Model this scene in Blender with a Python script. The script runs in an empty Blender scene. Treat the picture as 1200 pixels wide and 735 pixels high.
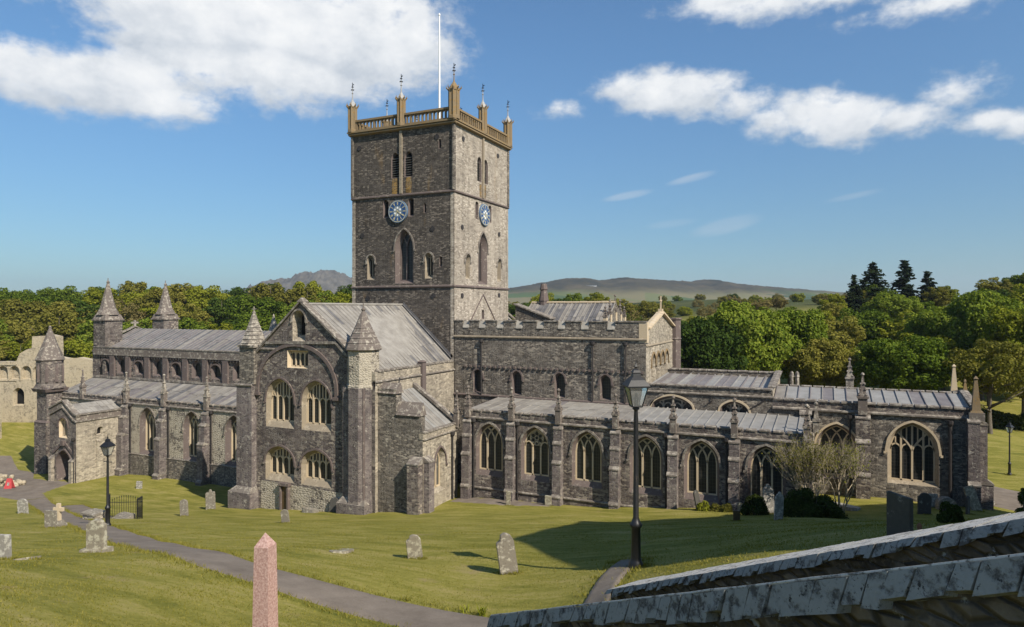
import bpy, bmesh, random, math
import numpy as np
from math import radians, sin, cos, tan, pi, sqrt, atan2, hypot, exp
from mathutils import Vector, Matrix
from mathutils.geometry import tessellate_polygon
sc = bpy.context.scene
COL = sc.collection
rnd = random.Random(7)

# ---------------------------------------------------------------- camera
CAMX, CAMY, CAMZ = 32.74, -56.89, 15.5
TH = radians(25)
FX, FY, RX, RY = -sin(TH), cos(TH), cos(TH), sin(TH)
cd = bpy.data.cameras.new('camera'); cam = bpy.data.objects.new('camera', cd); COL.objects.link(cam)
cam.location = (CAMX, CAMY, CAMZ); cam.rotation_euler = (radians(90), 0, TH)
cd.sensor_width = 36.0; cd.lens = 36 * 790 / 1200; cd.shift_y = -5.5 / 1200
cd.clip_start = .1; cd.clip_end = 20000
sc.camera = cam

# ---------------------------------------------------------------- light
SUN_DIR = Vector((.694, -.294, .656)).normalized()
SUN_EL = math.asin(SUN_DIR.z); SUN_AZ = atan2(SUN_DIR.x, SUN_DIR.y)
sl = bpy.data.lights.new('sun', 'SUN'); so = bpy.data.objects.new('sun', sl); COL.objects.link(so)
sl.energy = 4.6; sl.angle = radians(.5); sl.color = (1, .91, .78)
so.rotation_euler = SUN_DIR.to_track_quat('Z', 'Y').to_euler(); so.location = (60, -60, 80)
sc.view_settings.view_transform = 'Standard'
try: sc.view_settings.look = 'None'
except Exception: pass
sc.view_settings.exposure = 0.55; sc.view_settings.gamma = 1.0; sc.view_settings.use_curve_mapping = False
sc.cycles.max_bounces = 5; sc.cycles.diffuse_bounces = 3; sc.cycles.volume_bounces = 0
sc.cycles.transparent_max_bounces = 8; sc.cycles.caustics_reflective = False; sc.cycles.caustics_refractive = False

class N:
    """small helper to build node trees"""
    def __init__(s, tree): s.t = tree
    def add(s, typ, **kw):
        n = s.t.nodes.new(typ)
        for k, v in kw.items(): setattr(n, k, v)
        return n
    def l(s, a, b): s.t.links.new(a, b)
    def val(s, inp, x):
        if hasattr(x, 'is_output'): s.l(x, inp)
        else: inp.default_value = x
    def math(s, op, a, b=0.0, c=None, clamp=False):
        n = s.add('ShaderNodeMath', operation=op); n.use_clamp = clamp
        s.val(n.inputs[0], a); s.val(n.inputs[1], b)
        if c is not None: s.val(n.inputs[2], c)
        return n.outputs[0]
    def vmath(s, op, a, b):
        n = s.add('ShaderNodeVectorMath', operation=op)
        s.val(n.inputs[0], a); s.val(n.inputs[1], b); return n.outputs[0]
    def mix(s, f, a, b, blend='MIX'):
        n = s.add('ShaderNodeMix', data_type='RGBA', blend_type=blend)
        s.val(n.inputs[0], f); s.val(n.inputs[6], a); s.val(n.inputs[7], b); return n.outputs[2]
    def ramp(s, x, stops, interp='LINEAR'):
        n = s.add('ShaderNodeValToRGB'); cr = n.color_ramp; cr.interpolation = interp
        while len(cr.elements) < len(stops): cr.elements.new(.5)
        for e, (p, c) in zip(cr.elements, stops):
            e.position = p; e.color = (c, c, c, 1) if isinstance(c, (int, float)) else (*c[:3], 1)
        s.l(x, n.inputs[0]); return n.outputs[0]
    def noise(s, vec, scale, detail=3, rough=.55, out=0, dist=0):
        n = s.add('ShaderNodeTexNoise'); n.inputs['Scale'].default_value = scale
        n.inputs['Detail'].default_value = detail; n.inputs['Roughness'].default_value = rough
        n.inputs['Distortion'].default_value = dist
        if vec is not None: s.l(vec, n.inputs['Vector'])
        return n.outputs[out]
    def scale(s, vec, v):
        return s.vmath('MULTIPLY', vec, v)
    def smooth(s, x, a, b):
        n = s.add('ShaderNodeMapRange', interpolation_type='SMOOTHSTEP')
        s.val(n.inputs[0], x); n.inputs[1].default_value = a; n.inputs[2].default_value = b
        return n.outputs[0]

# ---------------------------------------------------------------- sky and clouds
world = bpy.data.worlds.new('World'); sc.world = world; world.use_nodes = True
def build_sky():
    t = world.node_tree; t.nodes.clear(); n = N(t)
    out = n.add('ShaderNodeOutputWorld'); bg = n.add('ShaderNodeBackground'); n.l(bg.outputs[0], out.inputs[0])
    sky = n.add('ShaderNodeTexSky', sky_type='NISHITA'); sky.sun_disc = False
    sky.sun_elevation = SUN_EL; sky.sun_rotation = SUN_AZ
    sky.air_density = 1.0; sky.dust_density = .35; sky.ozone_density = 3.0; sky.altitude = 50
    bg.inputs[1].default_value = .075
    tc = n.add('ShaderNodeTexCoord'); sp = n.add('ShaderNodeSeparateXYZ'); n.l(tc.outputs['Generated'], sp.inputs[0])
    x, y, z = sp.outputs
    # azimuth counted from the north, and elevation, both in degrees
    az = n.math('MULTIPLY', n.math('ARCTAN2', x, y), 57.2958)
    el = n.math('MULTIPLY', n.math('ARCSINE', z), 57.2958)
    cb = n.add('ShaderNodeCombineXYZ'); n.l(az, cb.inputs[0]); n.l(n.math('MULTIPLY', el, 1.5), cb.inputs[1])
    ang = cb.outputs[0]
    w1 = n.noise(ang, .16, 5, .55, out=0); w2 = n.noise(ang, .5, 6, .62, out=0)
    wob = n.math('ADD', n.math('MULTIPLY', n.math('SUBTRACT', w1, .5), 1.5), n.math('MULTIPLY', n.math('SUBTRACT', w2, .5), 1.35))
    # azimuth, elevation, half width, half height, weight of each cloud bank
    banks = CLOUDS
    tot = None; low = None
    for (a, e, ra, re, w) in banks:
        da = n.math('DIVIDE', n.math('SUBTRACT', az, a), ra); de = n.math('DIVIDE', n.math('SUBTRACT', el, e), re)
        q = n.math('SQRT', n.math('ADD', n.math('MULTIPLY', da, da), n.math('MULTIPLY', de, de)))
        f = n.math('MULTIPLY', n.math('SUBTRACT', 1.0, q), w)
        h = n.math('MULTIPLY', n.smooth(q, 1.3, .3), n.math('ADD', n.math('MULTIPLY', de, .5), .5, clamp=True))
        tot = f if tot is None else n.math('MAXIMUM', tot, f)
        low = h if low is None else n.math('MAXIMUM', low, h)
    dens = n.math('ADD', tot, wob)
    mask = n.smooth(dens, -.18, .6)
    # thin streaks of high cloud
    st = n.add('ShaderNodeCombineXYZ'); n.l(n.math('MULTIPLY', az, .12), st.inputs[0])
    n.l(n.math('SUBTRACT', n.math('MULTIPLY', el, 1.6), n.math('MULTIPLY', az, .5)), st.inputs[1])
    s1 = n.noise(st.outputs[0], 1.0, 5, .6)
    wisp = None
    for (a, e, ra, re, sl_, w) in WISPS:
        da = n.math('SUBTRACT', az, a); de = n.math('SUBTRACT', n.math('SUBTRACT', el, e), n.math('MULTIPLY', da, sl_))
        q = n.math('ADD', n.math('POWER', n.math('ABSOLUTE', n.math('DIVIDE', da, ra)), 2), n.math('POWER', n.math('ABSOLUTE', n.math('DIVIDE', de, re)), 2))
        f = n.math('MULTIPLY', n.smooth(q, 1.0, 0.0), w)
        wisp = f if wisp is None else n.math('MAXIMUM', wisp, f)
    wisp = n.math('MULTIPLY', wisp, n.math('MULTIPLY', s1, 1.2))
    # brightness of the cloud: sunlit billows above, greyer bases
    sh = n.noise(ang, .33, 5, .6)
    lum = n.math('ADD', n.math('MULTIPLY', low, .75), n.math('MULTIPLY', n.math('SUBTRACT', sh, .5), 1.1), clamp=True)
    ccol = n.ramp(lum, [(0, (5.4, 5.9, 6.5)), (.4, (8., 8.2, 8.4)), (1, (11., 10.8, 10.4))])
    hz = n.math('ADD', n.math('MULTIPLY', n.smooth(el, -2., 24.), .34), .66); hc = n.add('ShaderNodeCombineColor'); [n.l(hz, hc.inputs[i]) for i in range(3)]
    skyc = n.mix(1.0, n.mix(1.0, sky.outputs[0], SKY_TINT, 'MULTIPLY'), hc.outputs[0], 'MULTIPLY')
    c = n.mix(n.math('MULTIPLY', mask, .97), skyc, ccol)
    c = n.mix(wisp, c, (6.5, 6.9, 7.3, 1))
    n.l(c, bg.inputs[0])
SKY_TINT = (.84, 1.13, 1.26, 1)
CLOUDS = [(-56.8, 16.0, 9.2, 2.6, 1.4), (-61.3, 16.3, 5.5, 2.1, 1.00), (-51.9, 15.0, 4.2, 1.6, 0.90), (-43.9, 20.6, 15., 4.6, 2.0), (-34.3, 20.8, 5.4, 3.5, 1.3), (-53.0, 21.5, 7.2, 2.2, 0.90), (-37.1, 23.2, 7.8, 2.6, 1.00), (-45.8, 17.8, 8.5, 2.6, 0.9), (-11.5, 17.4, 6.4, 2.0, 1.2), (-15.3, 17.8, 3.5, 1.4, 0.90), (-21.0, 16.5, 2.0, 0.8, 0.55), (-6.4, 16.2, 2.6, 1.4, 0.65), (1.3, 14.1, 4.6, 2.0, 1.2), (-1.1, 15.0, 3.5, 1.8, 0.80), (4.7, 13.7, 3.2, 1.5, 0.90), (-3.9, 14.4, 2.2, 1.5, 0.80), (8.1, 15.2, 2.5, 1.0, 0.50), (10.8, 12.8, 2.1, 0.9, 0.75), (12.2, 12.3, 1.6, 1.0, 0.80), (-1.1, 22.8, 10.4, 1.2, 0.75), (7.3, 20.9, 5.3, 1.0, 0.6), (-6.8, 23.5, 5.1, 1.0, 0.80),
          (60, 15, 10, 2.5, 1), (85, 22, 14, 4, 1), (130, 18, 12, 3, 1), (175, 25, 14, 4, 1), (-110, 17, 12, 3, 1), (-150, 22, 12, 4, 1)]
WISPS = [(-15.3, 9.4, 2.4, 0.4, 0.16, 0.55), (-10.1, 10.6, 2.3, 0.4, 0.20, 0.50), (-7.4, 6.7, 3.2, 0.8, 0.20, 0.35), (-11.8, 7.0, 2.4, 0.4, 0.10, 0.20), (1.9, 8.5, 2.3, 0.3, 0.15, 0.25),]
build_sky()

# ---------------------------------------------------------------- materials
def newmat(name):
    m = bpy.data.materials.new(name); m.use_nodes = True
    t = m.node_tree; b = t.nodes['Principled BSDF']; n = N(t)
    b.inputs['Specular IOR Level'].default_value = .25
    return m, n, b
def bump(n, b, h, strength=.5, dist=.03):
    k = n.add('ShaderNodeBump'); k.inputs['Strength'].default_value = strength; k.inputs['Distance'].default_value = dist
    n.l(h, k.inputs['Height']); n.l(k.outputs[0], b.inputs['Normal'])

def stone(name, cols, mortar=(.3, .28, .24), cell=(.42, .2), mw=.06, lichen=None, lich_amt=0., lich_scale=.9,
          stain=.6, rough_amt=.6, courses=True, orange=0., cover=0., render=((.36, .32, .25), (.5, .45, .36))):
    """rubble or coursed masonry in object space (metres)"""
    m, n, b = newmat(name)
    tc = n.add('ShaderNodeTexCoord'); co = tc.outputs['Object']
    sp = n.add('ShaderNodeSeparateXYZ'); n.l(co, sp.inputs[0])
    wob = n.noise(co, 2.2, 2, .5, out=1)
    wv = n.scale(n.vmath('SUBTRACT', wob, (.5, .5, .5)), (.14, .14, .09))
    if courses:
        cb = n.add('ShaderNodeCombineXYZ'); n.l(n.math('ADD', sp.outputs[0], sp.outputs[1]), cb.inputs[0]); n.l(sp.outputs[2], cb.inputs[1])
        cv = n.vmath('ADD', cb.outputs[0], wv)
        v = n.add('ShaderNodeTexVoronoi', voronoi_dimensions='2D', feature='F1'); v2 = n.add('ShaderNodeTexVoronoi', voronoi_dimensions='2D', feature='DISTANCE_TO_EDGE')
        q = n.scale(cv, (1 / cell[0], 1 / cell[1], 1))
    else:
        cv = n.vmath('ADD', co, wv)
        v = n.add('ShaderNodeTexVoronoi', feature='F1'); v2 = n.add('ShaderNodeTexVoronoi', feature='DISTANCE_TO_EDGE')
        q = n.scale(cv, (1 / cell[0], 1 / cell[0], 1 / cell[1]))
    for k in (v, v2):
        k.inputs['Scale'].default_value = 1.0; k.inputs['Randomness'].default_value = .82; n.l(q, k.inputs['Vector'])
    cs = n.add('ShaderNodeSeparateColor'); n.l(v.outputs['Color'], cs.inputs[0])
    k = len(cols); col = n.ramp(cs.outputs[0], [((i + .5) / k, c) for i, c in enumerate(cols)], 'LINEAR')
    # repairs and older stretches built of bigger stones
    vb = n.add('ShaderNodeTexVoronoi', voronoi_dimensions='2D' if courses else '3D', feature='F1'); vb.inputs['Scale'].default_value = 1.0; vb.inputs['Randomness'].default_value = .8; n.l(n.scale(q, (.48, .6, .6)), vb.inputs['Vector'])
    cs2 = n.add('ShaderNodeSeparateColor'); n.l(vb.outputs['Color'], cs2.inputs[0]); colb = n.ramp(cs2.outputs[1], [((i + .5) / k, c) for i, c in enumerate(cols[:4])])
    col = n.mix(n.math('MULTIPLY', n.smooth(n.noise(n.scale(co, (1, 1, 1.7)), .28, 4, .65), .46, .6), .75), col, colb)
    col = n.mix(.25, col, (*cols[k // 2], 1))
    # bigger patches where one kind of stone was used, and small weathering
    big = n.noise(co, .22, 4, .6); fine = n.noise(co, 7.0, 4, .65)
    f1 = n.math('ADD', n.math('MULTIPLY', n.math('SUBTRACT', big, .5), stain * 2), 1.0)
    f2 = n.math('ADD', n.math('MULTIPLY', n.math('SUBTRACT', fine, .5), rough_amt * 1.6), 1.0)
    run = n.noise(n.scale(co, (1.3, 1.3, .13)), 1.0, 4, .65); f3 = n.math('ADD', n.math('MULTIPLY', n.math('SUBTRACT', run, .5), 1.25), 1.0)
    f = n.math('MULTIPLY', n.math('MULTIPLY', f1, f3), f2)
    g = n.add('ShaderNodeCombineColor'); [n.l(f, g.inputs[i]) for i in range(3)]
    col = n.mix(1.0, col, g.outputs[0], 'MULTIPLY')
    edge = n.smooth(v2.outputs['Distance'], mw * 2.0, mw * .4)
    em = n.math('MULTIPLY', edge, n.smooth(n.noise(co, 1.3, 3), .35, .6))
    col = n.mix(em, col, (*mortar, 1))
    if cover:      # worn render left on parts of the wall
        cm = n.math('MULTIPLY', n.smooth(n.math('ADD', n.math('MULTIPLY', n.noise(co, 2.6, 6, .7), .65), n.math('MULTIPLY', n.noise(co, .5, 3), .35)), .5 - cover * .1, .56 - cover * .06), cover)
        col = n.mix(cm, col, n.mix(fine, (*render[0], 1), (*render[1], 1)))
    sn = n.noise(co, 7.5, 5, .85); col = n.mix(n.math('MULTIPLY', n.smooth(sn, .56, .68), .6), col, (cols[-1][0] * 1.15, cols[-1][1] * 1.12, cols[-1][2] * 1.05, 1))
    dn = n.noise(n.vmath('ADD', co, (7., 3., 5.)), 4.5, 5, .8); col = n.mix(n.math('MULTIPLY', n.smooth(dn, .58, .72), .6), col, (cols[0][0] * .7, cols[0][1] * .7, cols[0][2] * .7, 1))
    if lichen:
        ln = n.noise(co, lich_scale, 6, .68); lm = n.smooth(ln, .62 - lich_amt * .25, .68 - lich_amt * .2)
        col = n.mix(lm, col, (*lichen, 1))
    if orange:
        on = n.noise(n.scale(co, (1, 1, .3)), .5, 5, .6); om = n.math('MULTIPLY', n.smooth(on, .6, .72), orange)
        col = n.mix(om, col, (.34, .2, .055, 1))
    n.l(col, b.inputs['Base Color']); b.inputs['Roughness'].default_value = .92
    h = n.math('ADD', n.math('MULTIPLY', n.smooth(v2.outputs['Distance'], 0, mw * 2.2), .6), n.math('ADD', n.math('MULTIPLY', fine, .5), n.math('MULTIPLY', cs.outputs[1], .7)))
    bump(n, b, h, .9, .05)
    return m

def plain(name, c1, c2, scale=3., rough=.85, bscale=.02, metallic=0., spec=.25, detail=5, lo=.35, hi=.65):
    m, n, b = newmat(name); tc = n.add('ShaderNodeTexCoord'); co = tc.outputs['Object']
    x = n.noise(co, scale, detail, .62)
    n.l(n.ramp(x, [(lo, c1), (hi, c2)]), b.inputs['Base Color'])
    b.inputs['Roughness'].default_value = rough; b.inputs['Metallic'].default_value = metallic
    b.inputs['Specular IOR Level'].default_value = spec
    if bscale: bump(n, b, x, .6, bscale)
    return m

def lichened(name, base1, base2, lich, amt, scale=2., fine=14., rough=.9, second=None):
    m, n, b = newmat(name); tc = n.add('ShaderNodeTexCoord'); co = tc.outputs['Object']
    oi = n.add('ShaderNodeObjectInfo'); sh = n.math('MULTIPLY', oi.outputs['Random'], 50.)
    cb = n.add('ShaderNodeCombineXYZ'); [n.l(sh, cb.inputs[i]) for i in range(3)]
    co = n.vmath('ADD', co, cb.outputs[0])
    a = n.noise(co, fine, 5, .65); col = n.mix(a, (*base1, 1), (*base2, 1))
    l = n.noise(co, scale, 7, .7)
    lm = n.math('MULTIPLY', n.smooth(l, .58 - amt * .25, .7 - amt * .24), .92)
    lc = n.mix(a, (lich[0] * .72, lich[1] * .72, lich[2] * .72, 1), (*lich, 1))
    col = n.mix(lm, col, lc)
    if second:
        s = n.smooth(n.noise(co, scale * 2.6, 5, .7), .6, .66); col = n.mix(s, col, (*second, 1))
    n.l(col, b.inputs['Base Color']); b.inputs['Roughness'].default_value = rough
    bump(n, b, n.math('ADD', n.math('MULTIPLY', a, .6), n.math('MULTIPLY', lm, .4)), .7, .012)
    return m

M = {}
PURP = [(.057, .046, .044), (.088, .071, .067), (.12, .1, .092), (.17, .145, .128), (.34, .295, .235)]
GREY = [(.057, .049, .043), (.09, .079, .068), (.124, .109, .093), (.178, .157, .132), (.37, .325, .26)]
PALE = [(.16, .14, .115), (.26, .225, .18), (.33, .29, .225), (.4, .35, .275), (.5, .44, .34)]
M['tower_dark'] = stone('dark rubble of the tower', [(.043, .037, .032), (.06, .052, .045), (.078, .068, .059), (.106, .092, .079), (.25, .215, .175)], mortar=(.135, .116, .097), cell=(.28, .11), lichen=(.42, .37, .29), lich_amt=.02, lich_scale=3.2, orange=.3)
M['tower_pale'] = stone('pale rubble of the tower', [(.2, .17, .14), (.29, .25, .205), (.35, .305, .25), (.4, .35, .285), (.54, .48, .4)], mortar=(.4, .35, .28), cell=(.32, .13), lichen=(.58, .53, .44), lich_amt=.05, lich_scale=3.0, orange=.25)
M['tower_orange'] = stone('orange stained rubble', [(.07, .05, .03), (.14, .09, .04), (.24, .145, .045), (.32, .2, .06)], cell=(.28, .11))
M['rubble'] = stone('grey brown rubble masonry', GREY, cell=(.25, .11), lichen=(.46, .42, .34), lich_amt=.04, lich_scale=3.)
M['purple'] = stone('purple sandstone masonry', PURP, cell=(.28, .135), mw=.05, lichen=(.42, .38, .32), lich_amt=.03, lich_scale=2.6)
M['ashlar'] = stone('squared purple stone', [(.085, .07, .07), (.12, .1, .098), (.16, .135, .13), (.22, .19, .17)], cell=(.3, .17), mw=.045, lichen=(.4, .37, .32), lich_amt=.12, lich_scale=2.4, rough_amt=.45)
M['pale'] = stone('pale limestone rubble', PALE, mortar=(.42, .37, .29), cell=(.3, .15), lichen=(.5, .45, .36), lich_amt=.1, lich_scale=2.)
M['render'] = stone('worn render over rubble', GREY, mortar=(.42, .37, .29), cell=(.34, .2), cover=.8, stain=.3, mw=.14, lichen=(.09, .08, .07), lich_amt=.08, lich_scale=4.)
M['ruin'] = stone('pale ruined masonry', [(.17, .145, .11), (.26, .225, .165), (.35, .3, .22), (.44, .38, .28)], mortar=(.42, .37, .27), cell=(.36, .18), cover=.8, render=((.4, .335, .23), (.55, .47, .34)))
M['coping'] = lichened('lichened coping stone', (.11, .096, .083), (.2, .173, .147), (.38, .345, .29), .42, 2.6, second=(.07, .062, .055))
M['spire'] = lichened('lichened spire stone', (.1, .083, .075), (.19, .16, .135), (.44, .4, .33), .3, 3.2, second=(.06, .053, .05))
M['spire_pale'] = lichened('white lichened spire stone', (.11, .096, .083), (.21, .185, .155), (.44, .4, .33), .5, 3.4, second=(.07, .06, .055))
M['dress'] = lichened('purple dressed stone', (.085, .066, .062), (.17, .136, .122), (.33, .29, .24), .12, 2.6)
M['honey'] = lichened('honey limestone', (.44, .35, .23), (.58, .475, .33), (.6, .51, .38), .3, 1.2)
M['jamb'] = lichened('grey honey jamb stone', (.2, .165, .12), (.31, .262, .195), (.42, .36, .27), .3, 1.6, second=(.13, .11, .09))
M['gold'] = lichened('golden lichened stone', (.155, .116, .068), (.28, .21, .125), (.28, .18, .07), .3, 2.4, second=(.11, .09, .068))
M['dark_void'] = plain('dark interior', (.008, .008, .008), (.016, .015, .014), 2., .9, 0)
M['lead1'] = plain('pale weathered lead', (.215, .2, .178), (.3, .284, .255), 1.2, .6, .012)
M['lead2'] = plain('grey weathered lead', (.175, .162, .146), (.25, .234, .21), 1.2, .6, .012)
M['lead3'] = plain('dark bare lead', (.1, .098, .1), (.16, .155, .155), 1.2, .5, .01)
M['lead4'] = plain('bluish lead sheet', (.21, .205, .193), (.28, .274, .26), 1.2, .55, .01)
M['lead5'] = plain('purplish lead sheet', (.145, .13, .13), (.2, .186, .182), 1.2, .55, .01)
M['sillpale'] = lichened('pale sloping sills', (.24, .22, .19), (.36, .335, .29), (.46, .43, .37), .4, 2.5)
M['leadcap'] = plain('grey weathered leadwork', (.24, .24, .235), (.4, .39, .37), 6., .6, .01)
M['iron'] = plain('black painted iron', (.008, .008, .009), (.016, .016, .017), 20., .45, .002, spec=.5)
M['pipe'] = plain('dark drainpipe paint', (.03, .027, .027), (.05, .045, .043), 5., .6, 0)
M['white'] = plain('white paint', (.75, .75, .72), (.85, .85, .82), 5., .5, 0)
M['gilt'] = plain('gilding', (.6, .5, .28), (.75, .66, .42), 8., .4, 0, metallic=.3)
M['blue'] = plain('blue clock paint', (.02, .06, .17), (.03, .085, .22), 8., .5, 0)
M['bluepale'] = plain('pale blue clock ring', (.09, .15, .24), (.14, .21, .3), 10., .5, 0)
M['slate'] = lichened('dark slate headstone', (.055, .053, .048), (.095, .09, .08), (.3, .31, .28), .1, 3.)
M['grave'] = lichened('grey headstone', (.15, .132, .105), (.25, .225, .182), (.5, .47, .39), .25, 6., second=(.1, .09, .075))
M['grave_pale'] = lichened('pale lichened headstone', (.17, .148, .112), (.27, .24, .18), (.5, .47, .36), .4, 5., second=(.13, .115, .09))
M['grave_white'] = lichened('white lichened headstone', (.19, .175, .15), (.29, .275, .245), (.56, .54, .47), .42, 6., second=(.12, .12, .12))
M['grave_dark'] = lichened('dark olive grey headstone', (.06, .055, .043), (.1, .092, .075), (.3, .28, .22), .06, 4.)
M['granite'] = plain('pink granite', (.3, .17, .145), (.52, .36, .31), 38., .55, .003, spec=.4, detail=3)
M['bronze'] = plain('brown bronze plaque', (.06, .04, .018), (.12, .08, .035), 12., .5, .004, spec=.4)
M['red'] = plain('red painted board', (.42, .05, .055), (.55, .09, .09), 9., .55, 0)
M['bark'] = plain('grey brown bark', (.07, .058, .045), (.16, .135, .105), 9., .95, .03)
M['twig'] = plain('pale bare twigs', (.24, .2, .14), (.46, .39, .28), 6., .9, 0)
M['wallstone'] = stone('dark slaty wall stone', [(.05, .043, .036), (.085, .072, .06), (.12, .104, .085), (.18, .155, .125)], mortar=(.05, .045, .035), cell=(.2, .09), mw=.1, courses=False, lichen=(.3, .31, .3), lich_amt=.05, lich_scale=5., rough_amt=.9)
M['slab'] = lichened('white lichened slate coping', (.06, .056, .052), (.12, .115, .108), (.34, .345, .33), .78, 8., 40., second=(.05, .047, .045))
M['slab_sunlit'] = lichened('lichened slate top painted sunlit', (.12, .11, .1), (.2, .19, .17), (.68, .65, .59), .85, 9., 50., second=(.07, .065, .06))  # lichened slate, colour raised to paint in sunlight on the sloping tops

def glass_mat():
    m, n, b = newmat('dark leaded glass'); tc = n.add('ShaderNodeTexCoord'); co = tc.outputs['Object']
    sp = n.add('ShaderNodeSeparateXYZ'); n.l(co, sp.inputs[0])
    cb = n.add('ShaderNodeCombineXYZ'); n.l(n.math('ADD', sp.outputs[0], sp.outputs[1]), cb.inputs[0]); n.l(sp.outputs[2], cb.inputs[1])
    br = n.add('ShaderNodeTexBrick'); br.offset = 0; n.l(cb.outputs[0], br.inputs['Vector'])
    br.inputs['Scale'].default_value = 1; br.inputs['Brick Width'].default_value = .2; br.inputs['Row Height'].default_value = .26
    br.inputs['Mortar Size'].default_value = .014
    br.inputs['Color1'].default_value = (.012, .013, .014, 1); br.inputs['Color2'].default_value = (.022, .023, .024, 1); br.inputs['Mortar'].default_value = (.06, .057, .05, 1)
    n.l(br.outputs[0], b.inputs['Base Color']); b.inputs['Roughness'].default_value = .35; b.inputs['Specular IOR Level'].default_value = .4
    bump(n, b, n.noise(co, 5., 2), .25, .02)
    return m
M['glass'] = glass_mat()
def lamp_glass():
    m, n, b = newmat('lantern glass'); b.inputs['Base Color'].default_value = (.8, .82, .8, 1)
    b.inputs['Roughness'].default_value = .12; b.inputs['Transmission Weight'].default_value = .85; b.inputs['IOR'].default_value = 1.1
    return m
M['lampglass'] = lamp_glass()

def grass_mat():
    m, n, b = newmat('mown churchyard grass'); tc = n.add('ShaderNodeTexCoord'); co = tc.outputs['Object']
    mp = n.add('ShaderNodeMapping'); n.l(co, mp.inputs[0]); mp.inputs['Rotation'].default_value = (0, 0, -TH); mp.inputs['Scale'].default_value = (.22, 1.15, 1)
    str_ = n.noise(mp.outputs[0], 1.1, 4, .62)
    mp2 = n.add('ShaderNodeMapping'); n.l(co, mp2.inputs[0]); mp2.inputs['Rotation'].default_value = (0, 0, radians(20)); mp2.inputs['Scale'].default_value = (.6, 3.2, 1)
    cut = n.noise(mp2.outputs[0], 1.0, 3, .6)
    pat = n.noise(co, .33, 5, .6); fine = n.noise(co, 6.5, 6, .72); blade = n.noise(co, 34., 2, .6)
    k = n.math('ADD', n.math('MULTIPLY', str_, .38), n.math('ADD', n.math('MULTIPLY', pat, .26), n.math('ADD', n.math('MULTIPLY', fine, .26), n.math('MULTIPLY', cut, .22))))
    col = n.ramp(k, [(.4, (.094, .106, .019)), (.5, (.162, .158, .029)), (.58, (.23, .21, .047)), (.68, (.31, .262, .095))])
    v = n.math('ADD', n.math('MULTIPLY', blade, .8), .6)
    g = n.add('ShaderNodeCombineColor'); [n.l(v, g.inputs[i]) for i in range(3)]
    col = n.mix(1.0, col, g.outputs[0], 'MULTIPLY')
    dry = n.smooth(n.noise(co, .55, 6, .7), .6, .72); col = n.mix(n.math('MULTIPLY', dry, .7), col, (.27, .21, .105, 1))
    sp = n.add('ShaderNodeSeparateXYZ'); n.l(co, sp.inputs[0]); far = n.math('SQRT', n.math('ADD', n.math('MULTIPLY', sp.outputs[0], sp.outputs[0]), n.math('MULTIPLY', sp.outputs[1], sp.outputs[1])))
    past = n.ramp(n.noise(co, .012, 5, .65), [(.35, (.03, .04, .014)), (.5, (.055, .066, .022)), (.62, (.08, .085, .028)), (.7, (.1, .085, .045))]); col = n.mix(n.smooth(far, 150., 230.), col, past)
    daisy = n.smooth(n.noise(co, 9., 1), .76, .8); col = n.mix(n.math('MULTIPLY', daisy, .3), col, (.4, .38, .24, 1))
    n.l(col, b.inputs['Base Color']); b.inputs['Roughness'].default_value = .9; b.inputs['Specular IOR Level'].default_value = .1
    bump(n, b, n.math('ADD', n.math('MULTIPLY', fine, .7), n.math('MULTIPLY', blade, .35)), .8, .07)
    return m
M['grass'] = grass_mat()
def path_mat():
    m, n, b = newmat('grey tarmac path'); tc = n.add('ShaderNodeTexCoord'); co = tc.outputs['Object']
    a = n.noise(co, .9, 6, .7); f = n.noise(co, 26., 3, .75)
    col = n.ramp(n.math('ADD', n.math('MULTIPLY', a, .65), n.math('MULTIPLY', f, .35)), [(.35, (.125, .102, .08)), (.5, (.172, .143, .114)), (.68, (.235, .198, .16))])
    n.l(col, b.inputs['Base Color']); b.inputs['Roughness'].default_value = .9; bump(n, b, f, .4, .01)
    return m
M['path'] = path_mat()

def hill_mat():
    m, n, b = newmat('moor and fields'); tc = n.add('ShaderNodeTexCoord'); co = tc.outputs['Object']
    g = n.add('ShaderNodeNewGeometry'); sp = n.add('ShaderNodeSeparateXYZ'); n.l(g.outputs['Position'], sp.inputs[0])
    mp = n.add('ShaderNodeMapping'); n.l(co, mp.inputs[0]); mp.inputs['Rotation'].default_value = (0, 0, .4); mp.inputs['Scale'].default_value = (.004, .011, 0)
    v = n.add('ShaderNodeTexVoronoi', feature='F1'); n.l(mp.outputs[0], v.inputs['Vector']); v.inputs['Scale'].default_value = 1.0
    s = n.add('ShaderNodeSeparateColor'); n.l(v.outputs['Color'], s.inputs[0])
    field = n.ramp(s.outputs[0], [(.2, (.035, .06, .02)), (.45, (.07, .11, .03)), (.65, (.1, .13, .04)), (.9, (.16, .14, .07))])
    moor = n.ramp(n.noise(co, .012, 6, .7), [(.38, (.022, .023, .012)), (.52, (.055, .047, .025)), (.66, (.09, .072, .04))])
    k = n.smooth(n.math('ADD', sp.outputs[2], n.math('MULTIPLY', n.noise(co, .008, 4), 40.)), 72., 112.)
    col = n.mix(k, field, moor)
    n.l(col, b.inputs['Base Color']); b.inputs['Roughness'].default_value = 1; b.inputs['Specular IOR Level'].default_value = 0
    return m
M['hill'] = hill_mat()
M['crag'] = plain('grey hill rock', (.06, .055, .045), (.13, .118, .095), .03, 1., 0)

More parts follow.
